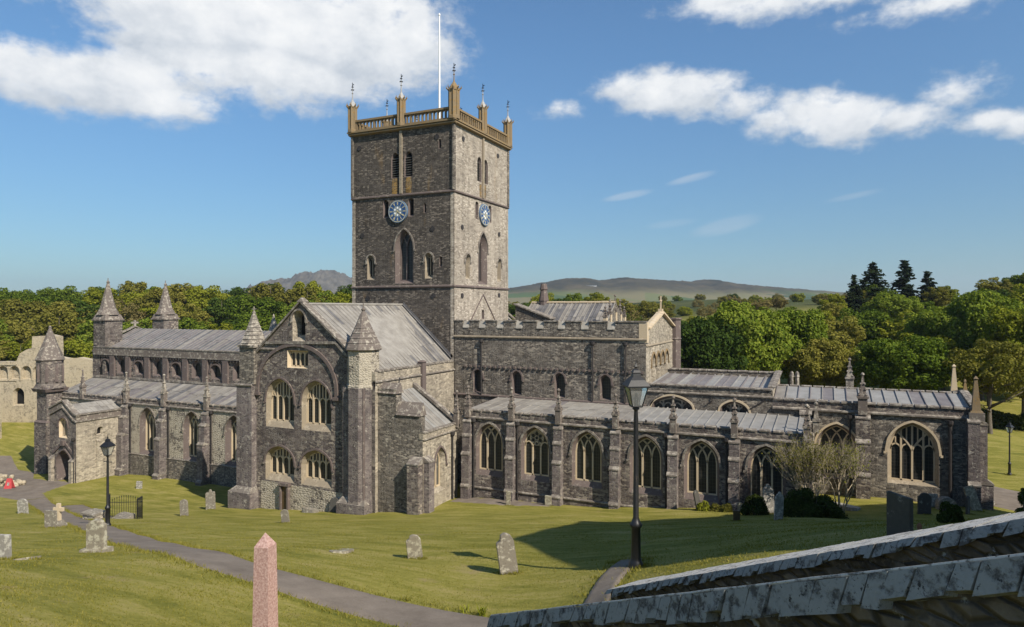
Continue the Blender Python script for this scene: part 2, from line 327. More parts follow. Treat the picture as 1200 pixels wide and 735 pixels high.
def leaf_mat(name, dark, mid, light, trans=.3):
    m, n, b = newmat(name); n.t.nodes.remove(b); out = n.t.nodes['Material Output']
    g = n.add('ShaderNodeNewGeometry'); oi = n.add('ShaderNodeObjectInfo'); tc = n.add('ShaderNodeTexCoord')
    r = g.outputs['Random Per Island']
    cl = n.noise(tc.outputs['Object'], .45, 3, .6)
    x = n.math('ADD', n.math('MULTIPLY', r, .45), n.math('ADD', n.math('MULTIPLY', oi.outputs['Random'], .3), n.math('MULTIPLY', cl, .4)))
    col = n.ramp(x, [(.25, dark), (.55, mid), (.9, light)])
    d = n.add('ShaderNodeBsdfDiffuse'); t = n.add('ShaderNodeBsdfTranslucent'); mx = n.add('ShaderNodeMixShader')
    n.l(col, d.inputs[0]); n.l(n.mix(1., col, (1.1, 1.2, .5, 1), 'MULTIPLY'), t.inputs[0]); mx.inputs[0].default_value = trans
    n.l(d.outputs[0], mx.inputs[1]); n.l(t.outputs[0], mx.inputs[2]); n.l(mx.outputs[0], out.inputs[0])
    return m
M['leaf_green'] = leaf_mat('fresh green leaves', (.045, .074, .011), (.115, .162, .02), (.215, .25, .036))
M['leaf_deep'] = leaf_mat('deep green leaves', (.026, .047, .012), (.056, .09, .018), (.1, .138, .026))
M['leaf_olive'] = leaf_mat('olive spring leaves', (.085, .086, .018), (.165, .157, .03), (.255, .228, .05))
M['leaf_brown'] = leaf_mat('brownish opening buds', (.11, .09, .034), (.185, .152, .058), (.26, .215, .085))
M['leaf_yellow'] = leaf_mat('yellow green leaves', (.11, .13, .013), (.185, .2, .02), (.26, .265, .038))
M['leaf_conifer'] = leaf_mat('dark conifer needles', (.012, .02, .01), (.022, .034, .015), (.04, .055, .022), .1)
M['leaf_hedge'] = leaf_mat('dark shrub leaves', (.022, .032, .009), (.045, .06, .014), (.08, .095, .025), .15)

# ---------------------------------------------------------------- mesh helpers
class MB:
    def __init__(s): s.v = []; s.f = []; s.m = []
    def poly(s, pts, m=0):
        i = len(s.v); s.v += [tuple(p) for p in pts]; s.f.append(tuple(range(i, i + len(pts)))); s.m.append(m)
    def faces(s, vs, fs, m=0):
        i = len(s.v); s.v += [tuple(p) for p in vs]
        for f in fs: s.f.append(tuple(i + k for k in f)); s.m.append(m)
    def box(s, x0, y0, z0, x1, y1, z1, m=0, top=(0, 0, 0, 0)):
        a, b, c, d = top   # how far the top is drawn in at x0, x1, y0, y1
        vs = [(x0, y0, z0), (x1, y0, z0), (x1, y1, z0), (x0, y1, z0), (x0 + a, y0 + c, z1), (x1 - b, y0 + c, z1), (x1 - b, y1 - d, z1), (x0 + a, y1 - d, z1)]
        s.faces(vs, [(0, 3, 2, 1), (4, 5, 6, 7), (0, 1, 5, 4), (1, 2, 6, 5), (2, 3, 7, 6), (3, 0, 4, 7)], m)
    def ring(s, c, rs, n=8, m=0, rot=None, cap0=False, cap1=True):
        """lathe about a vertical axis: rs = [(radius, z), ...]"""
        rot = pi / n if rot is None else rot
        i = len(s.v)
        for (r, z) in rs:
            for k in range(n): s.v.append((c[0] + r * cos(rot + 2 * pi * k / n), c[1] + r * sin(rot + 2 * pi * k / n), z))
        for j in range(len(rs) - 1):
            for k in range(n):
                a = i + j * n + k; b = i + j * n + (k + 1) % n
                s.f.append((a, b, b + n, a + n)); s.m.append(m)
        if cap0: s.f.append(tuple(i + k for k in reversed(range(n)))); s.m.append(m)
        if cap1: s.f.append(tuple(i + (len(rs) - 1) * n + k for k in range(n))); s.m.append(m)
    def prism(s, pts, z0, z1, m=0, mt=None):
        n = len(pts)
        for k in range(n):
            a, b = pts[k], pts[(k + 1) % n]
            s.poly([(a[0], a[1], z0), (b[0], b[1], z0), (b[0], b[1], z1), (a[0], a[1], z1)], m)
        s.poly([(p[0], p[1], z1) for p in pts], m if mt is None else mt)
    def extr(s, prof, axis, t0, t1, m=0):
        """closed profile extruded along x ('x': profile is (y,z)) or y ('y': profile is (x,z))"""
        f = (lambda p, t: (t, p[0], p[1])) if axis == 'x' else (lambda p, t: (p[0], t, p[1]))
        n = len(prof)
        for k in range(n):
            a, b = prof[k], prof[(k + 1) % n]
            s.poly([f(a, t0), f(b, t0), f(b, t1), f(a, t1)], m)
        s.poly([f(p, t0) for p in reversed(prof)], m); s.poly([f(p, t1) for p in prof], m)
    def tube(s, pts, rad, n=6, m=0, cap=True):
        pts = [Vector(p) for p in pts]; rs = rad if isinstance(rad, (list, tuple)) else [rad] * len(pts)
        i = len(s.v); up = Vector((0, 0, 1))
        for k, p in enumerate(pts):
            d = (pts[min(k + 1, len(pts) - 1)] - pts[max(k - 1, 0)]).normalized()
            a = d.cross(up)
            if a.length < .05: a = d.cross(Vector((1, 0, 0)))
            a.normalize(); b = d.cross(a)
            for j in range(n):
                w = 2 * pi * j / n; s.v.append(tuple(p + (a * cos(w) + b * sin(w)) * rs[k]))
        for k in range(len(pts) - 1):
            for j in range(n):
                q = i + k * n + j; r = i + k * n + (j + 1) % n
                s.f.append((q, q + n, r + n, r)); s.m.append(m)
        if cap:
            s.f.append(tuple(i + j for j in range(n))); s.m.append(m)
            s.f.append(tuple(i + (len(pts) - 1) * n + j for j in reversed(range(n)))); s.m.append(m)
    def mesh(s, name, mats, smooth=False, fix=True):
        me = bpy.data.meshes.new(name); me.from_pydata(s.v, [], s.f)
        for m in mats: me.materials.append(M[m] if isinstance(m, str) else m)
        me.polygons.foreach_set('material_index', s.m)
        if fix:
            b = bmesh.new(); b.from_mesh(me); bmesh.ops.remove_doubles(b, verts=b.verts, dist=1e-5)
            bmesh.ops.recalc_face_normals(b, faces=b.faces) if fix == 'solid' else None
            b.to_mesh(me); b.free()
        if smooth: me.polygons.foreach_set('use_smooth', [True] * len(me.polygons))
        me.update(); return me

def new(name, me, parent=None, loc=None, rot=None):
    o = bpy.data.objects.new(name, me); COL.objects.link(o)
    if parent is not None:
        o.parent = parent
        if loc is None and parent.data is None: o.matrix_parent_inverse = Matrix.Translation(-Vector(parent.location))
    if loc is not None: o.location = loc
    if rot is not None: o.rotation_euler = rot
    return o
def tag(o, label=None, cat=None, group=None, kind=None):
    if label: o['label'] = label
    if cat: o['category'] = cat
    if group: o['group'] = group
    if kind: o['kind'] = kind
    return o
def thing(name, label, cat, loc, group=None, rotz=0):
    o = bpy.data.objects.new(name, None); COL.objects.link(o); o.location = loc; o.rotation_euler = (0, 0, rotz); o.empty_display_size = .3
    return tag(o, label, cat, group)
def part(name, mb, mats, parent, smooth=False, label=None, fix=True, loc=None):
    o = new(name, mb.mesh(name, mats, smooth, fix), parent, loc)
    if label: o['label'] = label
    return o

def repeat(o, offs):
    for d in offs:
        c = o.copy(); COL.objects.link(c); c.parent = o.parent; c.location = d
# ---------------------------------------------------------------- masonry helpers
def arch_top(a, rise, kind, n=14):
    """points from (-a,0) over the crown to (a,0)"""
    out = []
    if kind == 'sq': return [(-a, 0), (-a, rise), (a, rise), (a, 0)]
    for i in range(2 * n + 1):
        t = -1 + i / n
        if kind == 'rd': x = -a * cos(pi * i / (2 * n)); y = rise * sin(pi * i / (2 * n))
        elif kind == 'pt':
            x = a * t; r = (a * a + rise * rise) / (2 * a)
            q = a - abs(x); y = sqrt(max(r * r - (r - q) ** 2, 0))
        else:            # depressed, four-centred
            x = a * t; y = rise * (.88 * sqrt(max(1 - t * t, 0)) + .12 * (1 - abs(t)))
        out.append((x, y))
    return out
class Fr:
    """a wall plane: u along the wall, z up, n out of the wall"""
    def __init__(s, x, y, face):
        s.o = (x, y); s.u, s.n = {'S': ((1, 0), (0, -1)), 'E': ((0, 1), (1, 0)), 'N': ((-1, 0), (0, 1)), 'W': ((0, -1), (-1, 0))}[face] if isinstance(face, str) else face
    def p(s, u, z, out=0.):
        return (s.o[0] + s.u[0] * u + s.n[0] * out, s.o[1] + s.u[1] * u + s.n[1] * out, z)
def wall(mb, fr, outline, holes=(), m=0, out=0.):
    loops = [[Vector((u, z, 0)) for u, z in outline]] + [[Vector((u, z, 0)) for u, z in h] for h in holes]
    flat = [p for l in loops for p in l]
    tris = tessellate_polygon(loops)
    fs = []
    for t in tris:
        a, b, c = (flat[i] for i in t)
        fs.append(t if (b - a).cross(c - a).z > 0 else (t[0], t[2], t[1]))
    mb.faces([fr.p(p.x, p.y, out) for p in flat], fs, m)
def ribbon(mb, fr, pts, wid, out0, out1, m=0):
    """bar of given width following pts, from depth out0 (front) to out1 (back)"""
    n = len(pts); L = []; R_ = []
    for i in range(n):
        a = pts[max(i - 1, 0)]; b = pts[min(i + 1, n - 1)]
        dx, dz = b[0] - a[0], b[1] - a[1]; l = hypot(dx, dz) or 1
        nx, nz = -dz / l, dx / l; w = wid / 2
        L.append((pts[i][0] + nx * w, pts[i][1] + nz * w)); R_.append((pts[i][0] - nx * w, pts[i][1] - nz * w))
    for i in range(n - 1):
        mb.poly([fr.p(*R_[i], out0), fr.p(*R_[i + 1], out0), fr.p(*L[i + 1], out0), fr.p(*L[i], out0)], m)
        mb.poly([fr.p(*L[i], out0), fr.p(*L[i + 1], out0), fr.p(*L[i + 1], out1), fr.p(*L[i], out1)], m)
        mb.poly([fr.p(*R_[i + 1], out0), fr.p(*R_[i], out0), fr.p(*R_[i], out1), fr.p(*R_[i + 1], out1)], m)
    for e, f in ((0, 1), (n - 1, -1)):
        q = [fr.p(*L[e], out0), fr.p(*L[e], out1), fr.p(*R_[e], out1), fr.p(*R_[e], out0)]
        mb.poly(q if f > 0 else q[::-1], m)

def window(parent, fr, c, sill, spring, apex, a, kind='pt', lights=3, style='int', splay=.28, depth=.5, hood=True,
           jamb='dress', trac='honey', name='window', bar=.11, sillh=.45, back='glass', hoodm='coping'):
    """returns the hole outline for the wall, and builds the window as one part"""
    rise = apex - spring
    A = a + splay; k = (rise + splay * (1.0 if kind != 'sq' else .7))
    outer = [(c + x, spring + y) for x, y in arch_top(A, k, kind)]
    inner = [(c + x, spring + y) for x, y in arch_top(a, rise, kind)]
    ol = [(c - A, sill - sillh), (c + A, sill - sillh)] + outer[::-1]
    il = [(c - a, sill), (c + a, sill)] + inner[::-1]
    mb = MB()
    nn = len(ol)
    for i in range(nn):   # splayed jambs, head and sloping sill
        j = (i + 1) % nn
        mb.poly([fr.p(*ol[i], .0), fr.p(*ol[j], .0), fr.p(*il[j], -depth * .75), fr.p(*il[i], -depth * .75)][::-1], 0)
        mb.poly([fr.p(*il[i], -depth * .75), fr.p(*il[j], -depth * .75), fr.p(*il[j], -depth - .1), fr.p(*il[i], -depth - .1)][::-1], 1 if trac else 0)
    wall(mb, fr, il, [], 2, -depth)
    d0, d1 = -depth * .75 - .03, -depth
    it = arch_top(a, rise, kind, 24)
    def H(x):
        x = min(max(x - c, -a), a)
        for (x0, y0), (x1, y1) in zip(it, it[1:]):
            if x0 <= x <= x1 and x1 > x0: return spring + y0 + (y1 - y0) * (x - x0) / (x1 - x0)
        return spring
    if trac:
        w = 2 * a / lights
        mull = [c - a + w * i for i in range(1, lights)]
        # frame round the opening
        ribbon(mb, fr, [(c - a + bar * .35, sill)] + [(c + x * (1 - bar * .35 / a), spring + y * (1 - bar * .35 / max(rise, .3))) for x, y in it] + [(c + a - bar * .35, sill)], bar * .7, d0, d1, 1)
        ribbon(mb, fr, [(c - a, sill + .05), (c + a, sill + .05)], .1, d0 + .02, d1, 1)
        for x in mull:
            top = spring if style in ('int', 'geo') else H(x)
            ribbon(mb, fr, [(x, sill), (x, top)], bar, d0 + .02, d1, 1)
        if style == 'int' and kind != 'sq':
            for x0 in mull:
                for sg in (1, -1):
                    pts = []
                    for i in range(0, 25):
                        t = 2 * a * i / 24; x = x0 + sg * t
                        if t > a: break
                        y = H(c - a + t)
                        if y > H(x) or abs(x - c) > a: break
                        pts.append((x, y))
                    if len(pts) > 1: ribbon(mb, fr, pts, bar * .85, d0 + .01, d1, 1)
        if style in ('perp', 'int', 'geo', 'cusp'):
            for i in range(lights):   # little arched heads to the lights
                xa = c - a + w * i; xc = xa + w / 2
                sp_ = spring - (.0 if style != 'perp' else .05)
                if kind == 'sq': sp_ = apex - w * .75
                hp = [(xc + x, sp_ + y) for x, y in arch_top(w / 2, min(w * .62, max(H(xc) - sp_ - .05, .1)), 'pt', 5)]
                hp = [q for q in hp if q[1] <= H(q[0]) + .02]
                if len(hp) > 1 and style != 'int': ribbon(mb, fr, hp, bar * .75, d0, d1, 1)
                if style == 'perp' and kind != 'sq' and H(xc) - sp_ > w * .8:
                    ribbon(mb, fr, [(xc, sp_ + w * .6), (xc, H(xc))], bar * .65, d0, d1, 1)
        if style == 'geo':     # a round foiled light in the head
            R0 = min(a * .55, rise * .38); zc = spring + rise * .5
            ribbon(mb, fr, [(c + R0 * cos(q * pi / 12), zc + R0 * sin(q * pi / 12)) for q in range(25)], bar * .8, d0, d1, 1)
            for q in range(6):
                an = q * pi / 3 + pi / 6
                ribbon(mb, fr, [(c + R0 * .62 * cos(an) + R0 * .34 * cos(t * pi / 6), zc + R0 * .62 * sin(an) + R0 * .34 * sin(t * pi / 6)) for t in range(13)], bar * .5, d0, d1, 1)
        if style == 'grid':
            for zz in np.arange(sill + .7, apex - .2, .7): ribbon(mb, fr, [(c - a, zz), (c + a, zz)], .04, d0, d1, 1)
    if hood and kind != 'sq':
        ho = [(c + x, spring + y) for x, y in arch_top(A + .09, k + .09, kind)]
        ribbon(mb, fr, [(ho[0][0], ho[0][1] - .25)] + ho + [(ho[-1][0], ho[-1][1] - .25)], .15, .1, -.02, 3)
        for e, s_ in ((ho[0], -1), (ho[-1], 1)): ribbon(mb, fr, [(e[0], e[1] - .25), (e[0] + s_ * .16, e[1] - .25)], .16, .12, -.02, 3)
    elif hood:
        ribbon(mb, fr, [(c - A - .15, apex + splay * .7 + .1), (c + A + .15, apex + splay * .7 + .1)], .14, .1, -.02, 3)
    part(name, mb, [jamb, trac or jamb, back, hoodm], parent, fix=False)
    return ol

def buttress(parent, fr, c, z0, steps, w=.75, mats=('ashlar', 'coping'), top_slope=.45):
    """steps: [(top z, projection), ...] from the bottom up"""
    mb = MB(); z = z0
    for i, (zt, pr) in enumerate(steps):
        nx = steps[i + 1][1] if i + 1 < len(steps) else 0.0
        hw = w / 2
        def P_(u, zz, o): return fr.p(c + u, zz, o)
        for s_ in (-1, 1):
            q = [P_(s_ * hw, z, -.05), P_(s_ * hw, z, pr), P_(s_ * hw, zt, pr), P_(s_ * hw, zt, -.05)]
            mb.poly(q if s_ < 0 else q[::-1], 0)
        mb.poly([P_(-hw, z, pr), P_(hw, z, pr), P_(hw, zt, pr), P_(-hw, zt, pr)], 0)
        # weathered set-off, standing a little proud
        e = .04; sl_ = top_slope * (pr - nx) + .12
        f0 = [P_(-hw - e, zt, pr + e), P_(hw + e, zt, pr + e), P_(hw + e, zt + sl_, nx), P_(-hw - e, zt + sl_, nx)]
        mb.poly(f0, 1)
        mb.poly([P_(-hw - e, zt - .1, pr + e), P_(hw + e, zt - .1, pr + e), f0[1], f0[0]], 1)
        for s_, A_, B_ in ((-1, f0[0], f0[3]), (1, f0[1], f0[2])):
            q = [P_(s_ * (hw + e), zt - .1, pr + e), A_, B_, P_(s_ * (hw + e), zt - .1, -.03)]
            mb.poly(q, 1)
        z = zt
    return part('buttress', mb, list(mats), parent)

def pinnacle(parent, x, y, z0, z1, w, mats=('spire', 'spire'), kind='crocket', name='pinnacle'):
    mb = MB(); h = z1 - z0; r = w / 2
    zs = z0 + h * .42
    mb.box(x - r, y - r, z0, x + r, y + r, zs, 0)
    mb.box(x - r * 1.25, y - r * 1.25, zs - .1, x + r * 1.25, y + r * 1.25, zs + .06, 1)
    mb.ring((x, y), [(r * 1.15, zs + .06), (r * .55, zs + h * .3), (r * .22, z1 - .22)], 4, 1)
    if kind == 'crocket':
        for k in range(3):
            zz = zs + .15 + k * h * .13; q = r * (1.1 - k * .25)
            for a in range(4):
                an = a * pi / 2 + pi / 4
                cx, cy = x + q * cos(an), y + q * sin(an)
                mb.ring((cx, cy), [(.02, zz - .08), (.1, zz), (.03, zz + .1)], 4, 1)
    mb.ring((x, y), [(.05, z1 - .28), (.15, z1 - .16), (.13, z1 - .08), (.03, z1)], 6, 1)
    return part(name, mb, list(mats), parent)

def spirelet(mb, x, y, prof, n=8, m=0, rot=None): mb.ring((x, y), prof, n, m, rot)

def lead_roof(name, parent, A, B, C, D, cols, rows, mats, weights, seam=.05, seed=1, seam_mat=None, thick=.06, label=None):
    """A,B = eave left and right, C,D = ridge right and left (seen from outside)"""
    A, B, C, D = map(Vector, (A, B, C, D)); r = random.Random(seed); mb = MB()
    nrm = (B - A).cross(D - A).normalized()
    P_ = lambda s, t, h=0.: (A.lerp(B, s)).lerp(D.lerp(C, s), t) + nrm * h
    cb = []
    for i in range(cols):
        base = r.choices(range(len(mats)), weights)[0]
        ts = [0] + sorted(min(max((k + r.uniform(-.18, .18)) / rows, .05), .97) for k in range(1, rows)) + [1]
        for j in range(rows):
            mi = base if r.random() < .62 else r.choices(range(len(mats)), weights)[0]
            s0, s1 = i / cols, (i + 1) / cols; t0, t1 = ts[j], ts[j + 1]
            h0 = .012 * (j % 2) + r.uniform(0, .012)
            mb.poly([P_(s0, t0, h0 + .02), P_(s1, t0, h0 + .02), P_(s1, t1, h0), P_(s0, t1, h0)], mi)
            mb.poly([P_(s0, t0, -.02), P_(s1, t0, -.02), P_(s1, t0, h0 + .02), P_(s0, t0, h0 + .02)], mi)
    wd = (B - A).length; q = seam / wd / 2
    for i in range(cols + 1):
        s0 = min(max(i / cols, q), 1 - q); mi = r.choices(range(len(mats)), weights)[0] if seam_mat is None else seam_mat
        a0, a1 = P_(s0 - q, 0, 0), P_(s0 + q, 0, 0); b0, b1 = P_(s0 - q, 1, 0), P_(s0 + q, 1, 0); ht = seam * 1.1
        u0, u1 = P_(s0 - q * .6, 0, ht), P_(s0 + q * .6, 0, ht); w0, w1 = P_(s0 - q * .6, 1, ht), P_(s0 + q * .6, 1, ht)
        mb.poly([u0, u1, w1, w0], mi); mb.poly([a0, u0, w0, b0][::-1], mi); mb.poly([a1, b1, w1, u1][::-1], mi); mb.poly([a0, a1, u1, u0], mi)
    # underside, so that the roof has a thickness
    mb.poly([P_(0, 0, -thick), P_(0, 1, -thick), P_(1, 1, -thick), P_(1, 0, -thick)], 0)
    for a, b in (((0, 0), (1, 0)), ((1, 0), (1, 1)), ((1, 1), (0, 1)), ((0, 1), (0, 0))):
        mb.poly([P_(*a, -thick), P_(*b, -thick), P_(*b, .0), P_(*a, .0)], 0)
    return part(name, mb, mats, parent, fix=False, label=label)

def course(mb, fr, u0, u1, z, h=.2, pr=.12, m=0, slope=True):
    """string course along a wall"""
    q = [(0, z - h / 2), (pr, z - h * .2), (pr, z + h * .2), (0, z + h / 2)] if slope else [(0, z - h / 2), (pr, z - h / 2), (pr, z + h / 2), (0, z + h / 2)]
    for i in range(3):
        (o0, z0), (o1, z1) = q[i], q[i + 1]
        mb.poly([fr.p(u0, z0, o0), fr.p(u1, z0, o0), fr.p(u1, z1, o1), fr.p(u0, z1, o1)], m)
    for u, d in ((u0, 1), (u1, -1)):
        f = [fr.p(u, zz, o) for o, zz in q]; mb.poly(f[::-1] if d > 0 else f, m)
def slab(mb, fr, u0, u1, z0, z1, o0, o1, m=0):
    """box in a wall's frame: o = distance out of the wall"""
    a = fr.p(u0, z0, o0); b = fr.p(u1, z1, o1)
    mb.box(min(a[0], b[0]), min(a[1], b[1]), z0, max(a[0], b[0]), max(a[1], b[1]), z1, m)
def drainpipe(parent, fr, u, z0, z1, mats=('pipe',), r=.07):
    mb = MB(); p = fr.p(u, 0, .14)
    mb.ring((p[0], p[1]), [(r, z0), (r, z1 - .3), (r, z1 - .3), (.2, z1 - .12), (.2, z1 + .12)], 8, 0)
    for z in np.arange(z0 + .8, z1 - .5, 1.6): mb.ring((p[0], p[1]), [(r + .02, z), (r + .02, z + .08)], 8, 0)
    return part('drainpipe', mb, list(mats), parent)
def coping_line(mb, p0, p1, w, h, m=0, n=None, seed=3, rise=.06):
    """saddle-back coping stones from p0 to p1 (top of wall), jointed"""
    p0, p1 = Vector(p0), Vector(p1); d = (p1 - p0); L = d.length; n = n or max(2, int(L / .8)); r = random.Random(seed)
    side = Vector((-d.y, d.x, 0)).normalized() * w / 2
    up = Vector((0, 0, h)); rd = Vector((0, 0, rise))
    for i in range(n):
        a = p0 + d * (i / n + .004); b = p0 + d * ((i + 1) / n - .004); j = Vector((0, 0, r.uniform(-.015, .015)))
        A0, A1, B0, B1 = a - side + j, a + side + j, b - side + j, b + side + j
        vs = [A0, A1, B1, B0, A0 + up, A1 + up, B1 + up, B0 + up, a + up + rd + j, b + up + rd + j]
        mb.faces(vs, [(0, 3, 7, 4), (2, 1, 5, 6), (4, 7, 9, 8), (8, 9, 6, 5), (0, 4, 8, 5, 1), (3, 2, 6, 9, 7), (0, 1, 2, 3)], m)

# ---------------------------------------------------------------- ground
def fr(d,r): return (CAMX+d*FX+r*RX, CAMY+d*FY+r*RY)
def slope(d): return 13.5-.27*d
CP=[]
for d_,r_ in [(-8,-20),(-8,0),(0,-30),(0,-12),(0,-3),(6,-24),(6,-8),(12,-30),(12,-10),(18,-24),(18,-8),(14,2.4),(18,3.2),
              (25,-32),(25,-14),(25,0),(32,-34),(32,-18),(34,-4),(40,-26),(40,-38),(42,-12),(47,-29),(47,-18),(47,-6),(47,-40),(52,-22)]:
    x,y=fr(d_,r_); CP.append((x,y,slope(d_)))
# foot of the steps wall and higher ground behind the second wall
for d_,r_,z in [(6.2,5.9,12.6),(8.7,4.4,11.6),(3,9,13.6),(-4,14,13.9),(8,12,12.7),(46,3,1.3),(55,-32,-1.2),(57,-41,-1.5),(62,-41,-2.5),(60,-34,-2.2),(67,-46,-3.2),(14,14,11.2),(20,12,9.2),(-6,6,13.8),(4,0,12.6),(11,1.5,10.0),(12.8,1.9,9.35),(14.6,1.6,8.95),(16.5,1.8,8.6),(12.8,3.7,10.15),(15,3.6,9.65)]:
    x,y=fr(d_,r_); CP.append((x,y,z))
CP+=[(5,-8,-.35),(9.4,-7.6,-.1),(13.5,-7.6,.05),(18,-7.6,.4),(22.6,-7.6,.95),(26.8,-7.6,1.4),(31,-7.6,1.75),
     (33,-2,1.5),(37,-.5,1.5),(42,-.5,1.5),(-15,-13,-2.15),(-8,-13,-1.6),(0,-13,-.8),(4.4,-12.3,-.4),
     (-20,-9,-3.0),(-26,-6,-3.4),(-35,-6,-3.5),(-42,-10,-3.6),(-46.5,-10,-3.85),(-55,-7,-4.8),(-60,-10,-5.2),(-64,4,-5.0),
     (22,-14,1.8),(30,-14,3.2),
     (45,-12,3.4),(47,-1,1.4),(52,-6,2.4),(46,8,1.0),(48.5,12.5,1.2),(58,10,2.4),(55,25,2.8),(45,30,2.4),
     (0,20,-2),(-30,22,-4),(20,24,0.3),(-60,25,-4.5),(-75,10,-4.5)]
_c=np.array(CP)
def _k(r2): return np.where(r2>0,.5*r2*np.log(np.maximum(r2,1e-9)),0.)
def _fit():
    n=len(_c);X=_c[:,:2]/50
    r2=((X[:,None]-X[None])**2).sum(-1)
    A=np.zeros((n+3,n+3));A[:n,:n]=_k(r2)+np.eye(n)*2e-4
    A[:n,n]=1;A[:n,n+1:]=X;A[n,:n]=1;A[n+1:,:n]=X.T
    return np.linalg.solve(A,np.r_[_c[:,2],0,0,0]),X
_w,_X=_fit()
def sst(a,b,x):
    t=np.clip((x-a)/(b-a),0,1);return t*t*(3-2*t)
def gz(x,y):
    x=np.asarray(x,float);y=np.asarray(y,float)
    p=np.stack([x.ravel(),y.ravel()],1)/50
    r2=((p[:,None]-_X[None])**2).sum(-1)
    t=_k(r2)@_w[:-3]+_w[-3]+p@_w[-2:]
    t=t.reshape(x.shape)
    d=(x-CAMX)*FX+(y-CAMY)*FY;r=(x-CAMX)*RX+(y-CAMY)*RY
    far=-4.2+sst(95,190,d)*10+sst(190,420,d)*5+sst(25,120,r)*sst(60,140,d)*7+sst(-20,15,r)*sst(40,90,d)*3.5
    far=np.where(d<60,np.maximum(far,np.where(d<10,12.5,slope(d)*.8)),far)
    q=np.hypot(x+2,y+18)
    w=1-sst(60,92,q)
    h=np.clip(t,-8,15)*w+far*(1-w)
    h=h+.05*np.sin(x*.9+y*.5)*np.sin(y*.8-x*.3)*w
    return h
def g(x,y): return float(gz(np.array([x]),np.array([y]))[0])
def struct(name, me, label=None): 
    return tag(new(name, me), label, None, None, 'structure')
def build_ground():
    def axis(lo, hi, st):
        a = list(np.arange(lo, hi + .01, st)); x = hi; s = st
        while x < 5600: s *= 1.22; x += s; a.append(x)
        x = lo; s = st
        while x > -5600: s *= 1.22; x -= s; a.insert(0, x)
        return np.array(a)
    X = axis(-72, 66, .8); Y = axis(-66, 48, .8)
    gx, gy = np.meshgrid(X, Y); z = np.zeros(gx.shape)
    for i in range(gx.shape[0]): z[i] = gz(gx[i], gy[i])
    v = np.stack([gx, gy, z], -1).reshape(-1, 3); nx, ny = len(X), len(Y)
    idx = np.arange(nx * ny).reshape(ny, nx)
    f = np.stack([idx[:-1, :-1], idx[:-1, 1:], idx[1:, 1:], idx[1:, :-1]], -1).reshape(-1, 4)
    me = bpy.data.meshes.new('ground'); me.from_pydata(v.tolist(), [], f.tolist()); me.materials.append(M['grass'])
    me.polygons.foreach_set('use_smooth', [True] * len(me.polygons)); me.update()
    struct('ground', me, 'mown grass ground sloping down to the cathedral')
build_ground()
def sheet(name, pts, mat, up=.045, cuts=5, label=None):
    b = bmesh.new(); vs = [b.verts.new((x, y, 0)) for x, y in pts]; b.faces.new(vs)
    bmesh.ops.triangulate(b, faces=b.faces[:])
    for _ in range(cuts):
        es = [e for e in b.edges if e.calc_length() > .8]
        if not es: break
        bmesh.ops.subdivide_edges(b, edges=es, cuts=1, use_grid_fill=False)
        bmesh.ops.triangulate(b, faces=b.faces[:])
    co = np.array([v.co[:2] for v in b.verts]); z = gz(co[:, 0], co[:, 1])
    for v, q in zip(b.verts, z): v.co.z = q + up - (.11 if v.is_boundary else 0)
    bmesh.ops.recalc_face_normals(b, faces=b.faces)
    me = bpy.data.meshes.new(name); b.to_mesh(me); b.free(); me.materials.append(M[mat])
    me.polygons.foreach_set('use_smooth', [True] * len(me.polygons))
    return struct(name, me, label)
def strip(name, cl, wid, mat, up=.045, label=None, n=8):
    P = [Vector((x, y)) for x, y in cl]; pts = []
    for a, b in zip(P, P[1:]):
        k = max(1, int((b - a).length / .6)); pts += [a.lerp(b, i / k) for i in range(k)]
    pts.append(P[-1]); vs = []; drop = []; r = random.Random(5)
    for _ in range(3): pts = [pts[0]] + [(pts[i - 1] + pts[i] * 2 + pts[i + 1]) / 4 for i in range(1, len(pts) - 1)] + [pts[-1]]
    for i, p in enumerate(pts):
        d = (pts[min(i + 1, len(pts) - 1)] - pts[max(i - 1, 0)]).normalized(); s = Vector((-d.y, d.x))
        for k in range(n + 1):
            j = r.uniform(-.05, .05) if k in (0, n) else 0
            vs.append(p + s * (wid * (k / n - .5) + j)); drop.append(.11 if k in (0, n) else 0)
    z = gz(np.array([v.x for v in vs]), np.array([v.y for v in vs]))
    f = [(i * (n + 1) + k, i * (n + 1) + k + 1, (i + 1) * (n + 1) + k + 1, (i + 1) * (n + 1) + k) for i in range(len(pts) - 1) for k in range(n)]
    me = bpy.data.meshes.new(name); me.from_pydata([(v.x, v.y, q + up - w) for v, q, w in zip(vs, z, drop)], [], f); me.materials.append(M[mat])
    me.polygons.foreach_set('use_smooth', [True] * len(me.polygons)); me.update()
    return struct(name, me, label)
strip('path', [(-37, -17), (-30, -20.1), (-22, -23.8), (-14.8, -27.4), (-8.5, -30.5), (-1, -34.4), (6.2, -38.1), (12.7, -41.35), (18.0, -43.5), (20.7, -43.8), (23.1, -43.65), (25.2, -43.9), (28.2, -44.5), (30.5, -45.6)], 2.0, 'path', .05, 'tarmac path crossing the lawn towards the porch')
sheet('forecourt_path', [(-36, -16.2), (-37.5, -18.3), (-44, -17.9), (-52, -17), (-60, -15.5), (-72, -12), (-78, -6), (-70, -1), (-62, -4.5), (-57.2, -5.3), (-51, -8.9), (-46.4, -10.0), (-42.4, -9.9), (-41.2, -12), (-39.6, -14.6)], 'path', .055, label='tarmac in front of the porch')
sheet('side_path', [(-30, -19.2), (-29, -17.4), (-21.5, -20.8), (-13.6, -24.6), (-12.6, -27.2), (-20, -23.6)], 'path', .06, label='tarmac spur to the railings')
strip('churchyard_path', [(28.6, -44.8), (28.35, -43.6), (28.05, -42.2), (27.8, -40.8), (27.75, -39.6), (27.85, -38.6)], .8, 'path', .06, 'narrow path below the walls')
